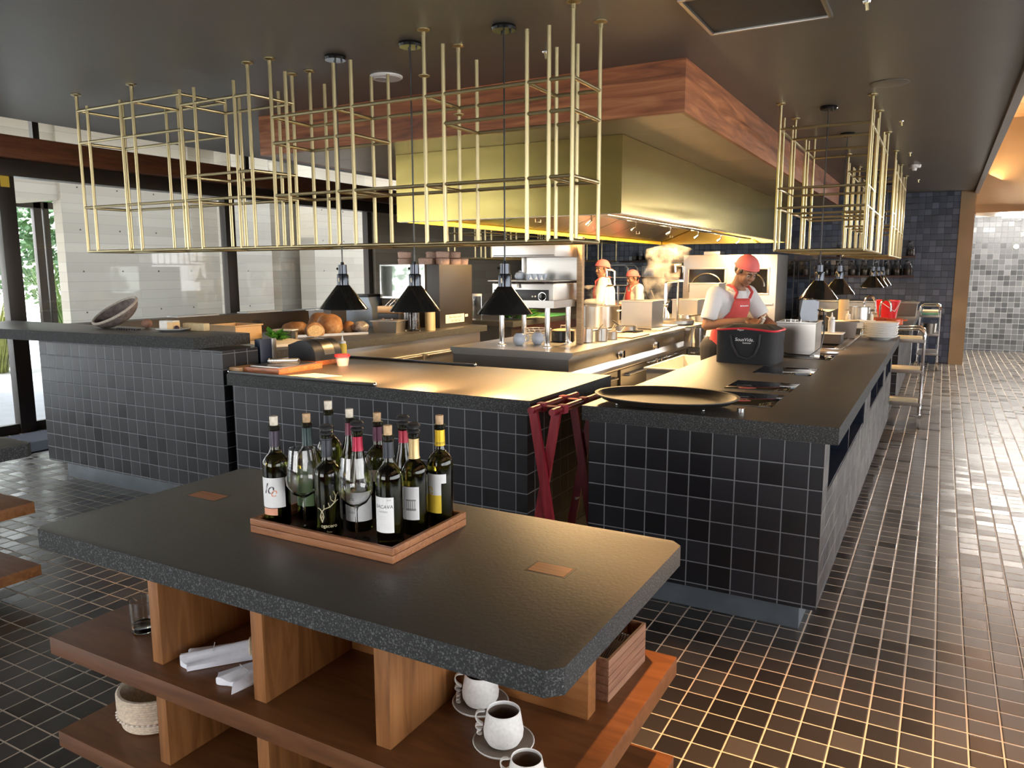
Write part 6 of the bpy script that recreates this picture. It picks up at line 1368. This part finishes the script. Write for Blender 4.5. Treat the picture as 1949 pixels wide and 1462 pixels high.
def person(label, base, rz, J, hp, hy, coat, longs, tail=False, skin=SKIN, sc=1.0):
    """J: joints in metres, x forward, y to the person's left, z up"""
    V = {k: Vector(v) for k, v in J.items() if not isinstance(v, float)}
    t = thing('person', label, 'person', base, rz); t.scale = (sc, sc, sc)
    HM = Matrix.Rotation(hy, 3, 'Z') @ Matrix.Rotation(hp, 3, 'Y'); hc = V['head']
    def H(x, y, z): return hc + HM @ Vector((x, y, z))
    b = MB()
    b.ball(H(-0.012, 0, 0.03), 1, 24, (0.098, 0.077, 0.103), None) if False else None
    def ell(c, r, seg=18): b.ball(H(*c), 1.0, seg, r, HM)
    ell((-0.012, 0, 0.030), (0.098, 0.077, 0.102)); ell((0.022, 0, -0.040), (0.064, 0.058, 0.075)); ell((0.052, 0, -0.092), (0.026, 0.026, 0.020))
    ell((0.052, 0.032, -0.032), (0.030, 0.026, 0.032)); ell((0.052, -0.032, -0.032), (0.030, 0.026, 0.032))
    capsule(b, [H(0.082, 0, 0.012), H(0.098, 0, -0.026)], [0.008, 0.012], 10); ell((0.094, 0.011, -0.030), (0.009, 0.008, 0.007)); ell((0.094, -0.011, -0.030), (0.009, 0.008, 0.007))
    ell((0.079, 0, -0.060), (0.012, 0.023, 0.006)); ell((0.077, 0, -0.071), (0.011, 0.020, 0.007))
    for s in (-1, 1):
        capsule(b, [H(0.083, s * 0.012, 0.022), H(0.074, s * 0.045, 0.020)], [0.010, 0.009], 8)
        ell((-0.008, s * 0.079, -0.012), (0.020, 0.008, 0.030), 12)
    capsule(b, [V['neck'], V['neck'] * 0.4 + H(-0.02, 0, -0.05) * 0.6, H(-0.02, 0, -0.02)], [0.062, 0.056, 0.055])
    # trunk
    capsule(b, [V['pelvis'], V['waist'], V['chest'], V['neck'] - Vector((0, 0, 0.03))], [0.125, 0.12, 0.135, 0.075], 18)
    for s in 'lr':
        sg = 1 if s == 'l' else -1
        capsule(b, [V['sh' + s], V['el' + s]], [0.056, 0.042]); capsule(b, [V['el' + s], V['el' + s] * 0.5 + V['wr' + s] * 0.5, V['wr' + s]], [0.043, 0.038, 0.027])
        d = V['wr' + s] - V['el' + s]; hand(b, V['wr' + s], V.get('hd' + s, d), V.get('pn' + s, Vector((0, 0, 1))), J.get('curl' + s, 0.5), 1 if (s == 'r') else -1)
        hp_ = V['pelvis'] + Vector((0, sg * 0.09, -0.02)); kn = Vector((0.03, sg * 0.10, 0.48)); an = Vector((-0.01, sg * 0.11, 0.08))
        capsule(b, [hp_, kn, an], [0.095, 0.06, 0.042])
        capsule(b, [an, Vector((0.15, sg * 0.12, 0.035))], [0.035, 0.03])
    body = b.build('body', skin, t); remesh(body, 0.0055, 3)
    # clothes
    c = MB(); k = 0.012
    capsule(c, [V['pelvis'] - Vector((0, 0, 0.04)), V['waist'], V['chest'], V['neck'] - Vector((0, 0, 0.055))], [0.145, 0.14, 0.15, 0.082], 20)
    for s in 'lr':
        capsule(c, [V['chest'] * 0.35 + V['sh' + s] * 0.65 + Vector((0, 0, 0.005)), V['sh' + s]], [0.085, 0.073])
        e = V['wr' + s] if longs else None
        if longs: capsule(c, [V['sh' + s], V['el' + s], V['el' + s] * 0.12 + V['wr' + s] * 0.88], [0.073, 0.060, 0.044])
        else:
            q = V['sh' + s] * 0.18 + V['el' + s] * 0.82; dd = (V['el' + s] - V['sh' + s]).normalized()
            c.tube([V['sh' + s], V['sh' + s] * 0.5 + q * 0.5, q], [0.073, 0.070, 0.070], 16); c.ball(V['sh' + s], 0.073, 14)
    sh = c.build('shirt', coat, t); remesh(sh, 0.009, 4)
    cl = MB(); nk = V['neck'] + Vector((0.0, 0, -0.008)); ax = (H(-0.02, 0, -0.05) - V['neck']).normalized(); u_ = ax.orthogonal().normalized(); w_ = ax.cross(u_)
    cl.tube([nk + (u_ * math.cos(a) + w_ * math.sin(a)) * 0.072 for a in [2 * PI * i / 20 for i in range(20)]], 0.014, 8, closed=True); cl.build('collar', coat, t)
    tr = MB()
    for sg in (-1, 1):
        hp_ = V['pelvis'] + Vector((0, sg * 0.085, -0.02)); capsule(tr, [hp_, Vector((0.03, sg * 0.10, 0.48)), Vector((-0.01, sg * 0.11, 0.10))], [0.115, 0.082, 0.07])
    tb_ = tr.build('trousers', TROU, t); remesh(tb_, 0.012, 3)
    so = MB()
    for sg in (-1, 1): so.ball((0.07, sg * 0.115, 0.042), 1, 16, (0.145, 0.05, 0.042))
    so.build('shoes', BLACK, t)
    # apron follows the front of the trunk
    ap = MB(); rows = []; zt = V['chest'].z + 0.085; zb_ = 0.52; n = 14; cols = 12; vs = []
    def axis(z):
        P_ = [V['pelvis'] - Vector((0, 0, 0.45)), V['pelvis'], V['waist'], V['chest'], V['neck'] - Vector((0, 0, 0.02))]; R2 = [0.165, 0.160, 0.153, 0.163, 0.10]
        for (p, r), (q, r2) in zip(zip(P_, R2), zip(P_[1:], R2[1:])):
            if p.z <= z <= q.z: f = (z - p.z) / (q.z - p.z); return p + (q - p) * f, r + (r2 - r) * f
        return P_[-1], R2[-1]
    for i in range(n + 1):
        z = zb_ + (zt - zb_) * i / n; ctr, r = axis(z); hw = 1.45 if z < V['waist'].z else 1.45 + (0.72 - 1.45) * min(1, (z - V['waist'].z) / 0.12)
        for j in range(cols + 1):
            a = -hw + 2 * hw * j / cols; vs.append((ctr.x + r * math.cos(a), ctr.y + r * math.sin(a), z))
    ap.poly(vs, [(i * (cols + 1) + j, i * (cols + 1) + j + 1, (i + 1) * (cols + 1) + j + 1, (i + 1) * (cols + 1) + j) for i in range(n) for j in range(cols)])
    ao = ap.build('apron', APR, t, recalc=False); md = ao.modifiers.new('thick', 'SOLIDIFY'); md.thickness = 0.006; md.offset = 0
    tl, tr_ = Vector(vs[n * (cols + 1)]), Vector(vs[n * (cols + 1) + cols])
    stp = MB()
    for p, sg in ((tl, -1), (tr_, 1)):
        stp.tube([p, p * 0.5 + (V['neck'] + Vector((0.075, sg * 0.085, 0.0))) * 0.5 + Vector((0.02, 0, 0.01)), V['neck'] + Vector((0.045, sg * 0.085, 0.012)), V['neck'] + Vector((-0.05, sg * 0.06, 0.025)), V['neck'] + Vector((-0.085, 0, 0.02))], [0.012, 0.013, 0.013, 0.012, 0.012], 6)
    stp.build('apron_strap', APR, t)
    if not longs:
        ctr, r = axis(V['chest'].z + 0.02); em = MB()
        for k_, (zz, wd) in enumerate(((0.035, 0.05), (0.018, 0.062))):
            c2, r2 = axis(V['chest'].z + zz)
            for q in range(5): a0 = -0.28 + q * 0.12; label_patch(em, r2 + 0.006, c2.z, c2.z + 0.010, a0, a0 + 0.085, 4)
        for v in em.bm.verts: v.co.x += ctr.x; v.co.y += ctr.y
        em.build('embroidery', WI, ao, recalc=False)
    # bandana, hair, eyes
    bd = MB(); q = []
    for i in range(10):
        a = PI / 2 * i / 9; q.append((math.cos(a), math.sin(a)))
    T2 = HM @ Matrix.Rotation(-0.22, 3, 'Y')
    bd.lathe([(0.99, -0.06)] + [(max(r, 0.0) if i < 9 else 0.0, z) for i, (r, z) in enumerate(q)], H(-0.014, 0, 0.036), 32, mtx=T2 @ Matrix.Diagonal((0.112, 0.090, 0.102)))
    bd.tube([H(-0.014, 0, 0.036) + T2 @ Vector((0.110 * math.cos(a), 0.088 * math.sin(a), -0.004)) for a in [2 * PI * i / 28 for i in range(28)]], 0.006, 8, closed=True)
    bd.ball(H(-0.120, 0, 0.012), 0.018, 12); bd.tube([H(-0.125, 0.0, 0.012), H(-0.142, 0.018, -0.012)], [0.010, 0.016], 8); bd.tube([H(-0.125, 0.0, 0.012), H(-0.138, -0.02, -0.015)], [0.010, 0.016], 8)
    if tail: bd.tube([H(-0.10, -0.02, 0.01), H(-0.12, -0.03, -0.06), H(-0.10, -0.035, -0.13)], [0.016, 0.022, 0.014], 8)
    bd.build('bandana', BAND, t)
    ha = MB(); ha.ball(H(-0.048, 0, -0.004), 1.0, 22, (0.068, 0.074, 0.070), HM)
    for s in (-1, 1): ha.ball(H(0.018, s * 0.070, 0.014), 1.0, 10, (0.014, 0.007, 0.022), HM)
    ha.build('hair', HAIR, t)
    ey = MB()
    for s in (-1, 1):
        ey.mi = 0; ey.ball(H(0.0675, s * 0.029, 0.001), 0.0115, 14); ey.mi = 1; ey.ball(H(0.0755, s * 0.0295, -0.003), 0.0062, 10)
    ey.build('eyes', [EYE, IRIS], t)
    br_ = MB()
    for s in (-1, 1): br_.tube([H(0.092, s * 0.014, 0.023), H(0.088, s * 0.033, 0.027), H(0.078, s * 0.048, 0.022)], [0.003, 0.0038, 0.002], 6)
    br_.build('eyebrows', HAIR, t)
    return t
J1 = dict(pelvis=(0, 0, 0.90), waist=(0.035, 0, 1.06), chest=(0.10, 0, 1.225), neck=(0.175, 0, 1.395), head=(0.275, 0, 1.535),
          shr=(0.115, -0.185, 1.345), elr=(0.11, -0.265, 1.085), wrr=(0.375, -0.065, 1.135), hdr=(0.9, 0.35, -0.15), pnr=(0.1, -0.5, 1), curlr=0.55,
          shl=(0.115, 0.185, 1.345), ell=(0.24, 0.27, 1.115), wrl=(0.44, 0.16, 1.09), hdl=(0.8, -0.45, -0.25), pnl=(0.1, 0.4, 1), curll=0.5)
person('person in white shirt, coral bandana and red apron bending over the right counter', (-1.665, 6.74, 0), math.radians(-33), J1, 0.55, -0.10, SHIRT, False)
squeeze('white squeeze bottle held by the person in the white shirt', 0, 0, 0, 0.14, M('cream_sauce_white', (0.80, 0.72, 0.58), 0.4), None, 0.022)
sb_ = [o for o in bpy.data.objects if o.get('label', '').startswith('white squeeze bottle held')][0]
sb_.location = (-1.315, 6.50, 1.075); sb_.rotation_euler = (0.25, 0.6, 0)
J2 = dict(pelvis=(0, 0, 0.90), waist=(0.005, 0, 1.07), chest=(0.02, 0, 1.25), neck=(0.03, 0, 1.43), head=(0.055, 0, 1.56),
          shr=(0.02, -0.185, 1.385), elr=(0.05, -0.25, 1.13), wrr=(0.26, -0.12, 1.10), shl=(0.02, 0.185, 1.385), ell=(0.06, 0.24, 1.13), wrl=(0.27, 0.08, 1.11), curlr=0.5, curll=0.5)
person('person in cream coat and red apron turning to look, behind the steaming pot', (-4.06, 9.95, 0), math.radians(196), J2, 0.05, 0.75, COAT, True, sc=1.0)
J3 = dict(J2); J3.update(head=(0.07, 0, 1.545), elr=(0.10, -0.22, 1.13), wrr=(0.28, -0.06, 1.12))
person('person in cream coat with bandana tail, farther back looking down left', (-4.02, 11.05, 0), math.radians(222), J3, 0.22, 0.25, COAT, True, True, sc=0.925)
# two pans leaning on the island tap
for lab, x, y, z, rx, m_ in (('tilted black frying pan leaning by the tall tap', -3.12, 9.28, 0.921, 0.9, BLACK), ('tilted steel pan leaning by the tall tap', -3.02, 9.12, 0.921, 1.0, STEEL)):
    t = thing('leaning_pan', lab, 'pan', (x, y, z))
    R3 = Matrix.Rotation(rx, 3, 'Y') @ Matrix.Rotation(0.3, 3, 'X'); g = MB().lathe([(0, 0), (0.10, 0), (0.135, 0.05), (0.131, 0.05), (0.097, 0.005), (0, 0.005)], (0, 0, 0), 26, mtx=R3)
    zm = min(v.co.z for v in g.bm.verts)
    for v in g.bm.verts: v.co.z -= zm
    g.build('pan', m_, t); a = R3 @ Vector((-0.135, 0, 0.05)); b_ = R3 @ Vector((-0.30, 0, 0.08)); MB().tube([a - Vector((0, 0, zm)), b_ - Vector((0, 0, zm))], [0.008, 0.011], 8).build('handle', m_, t)
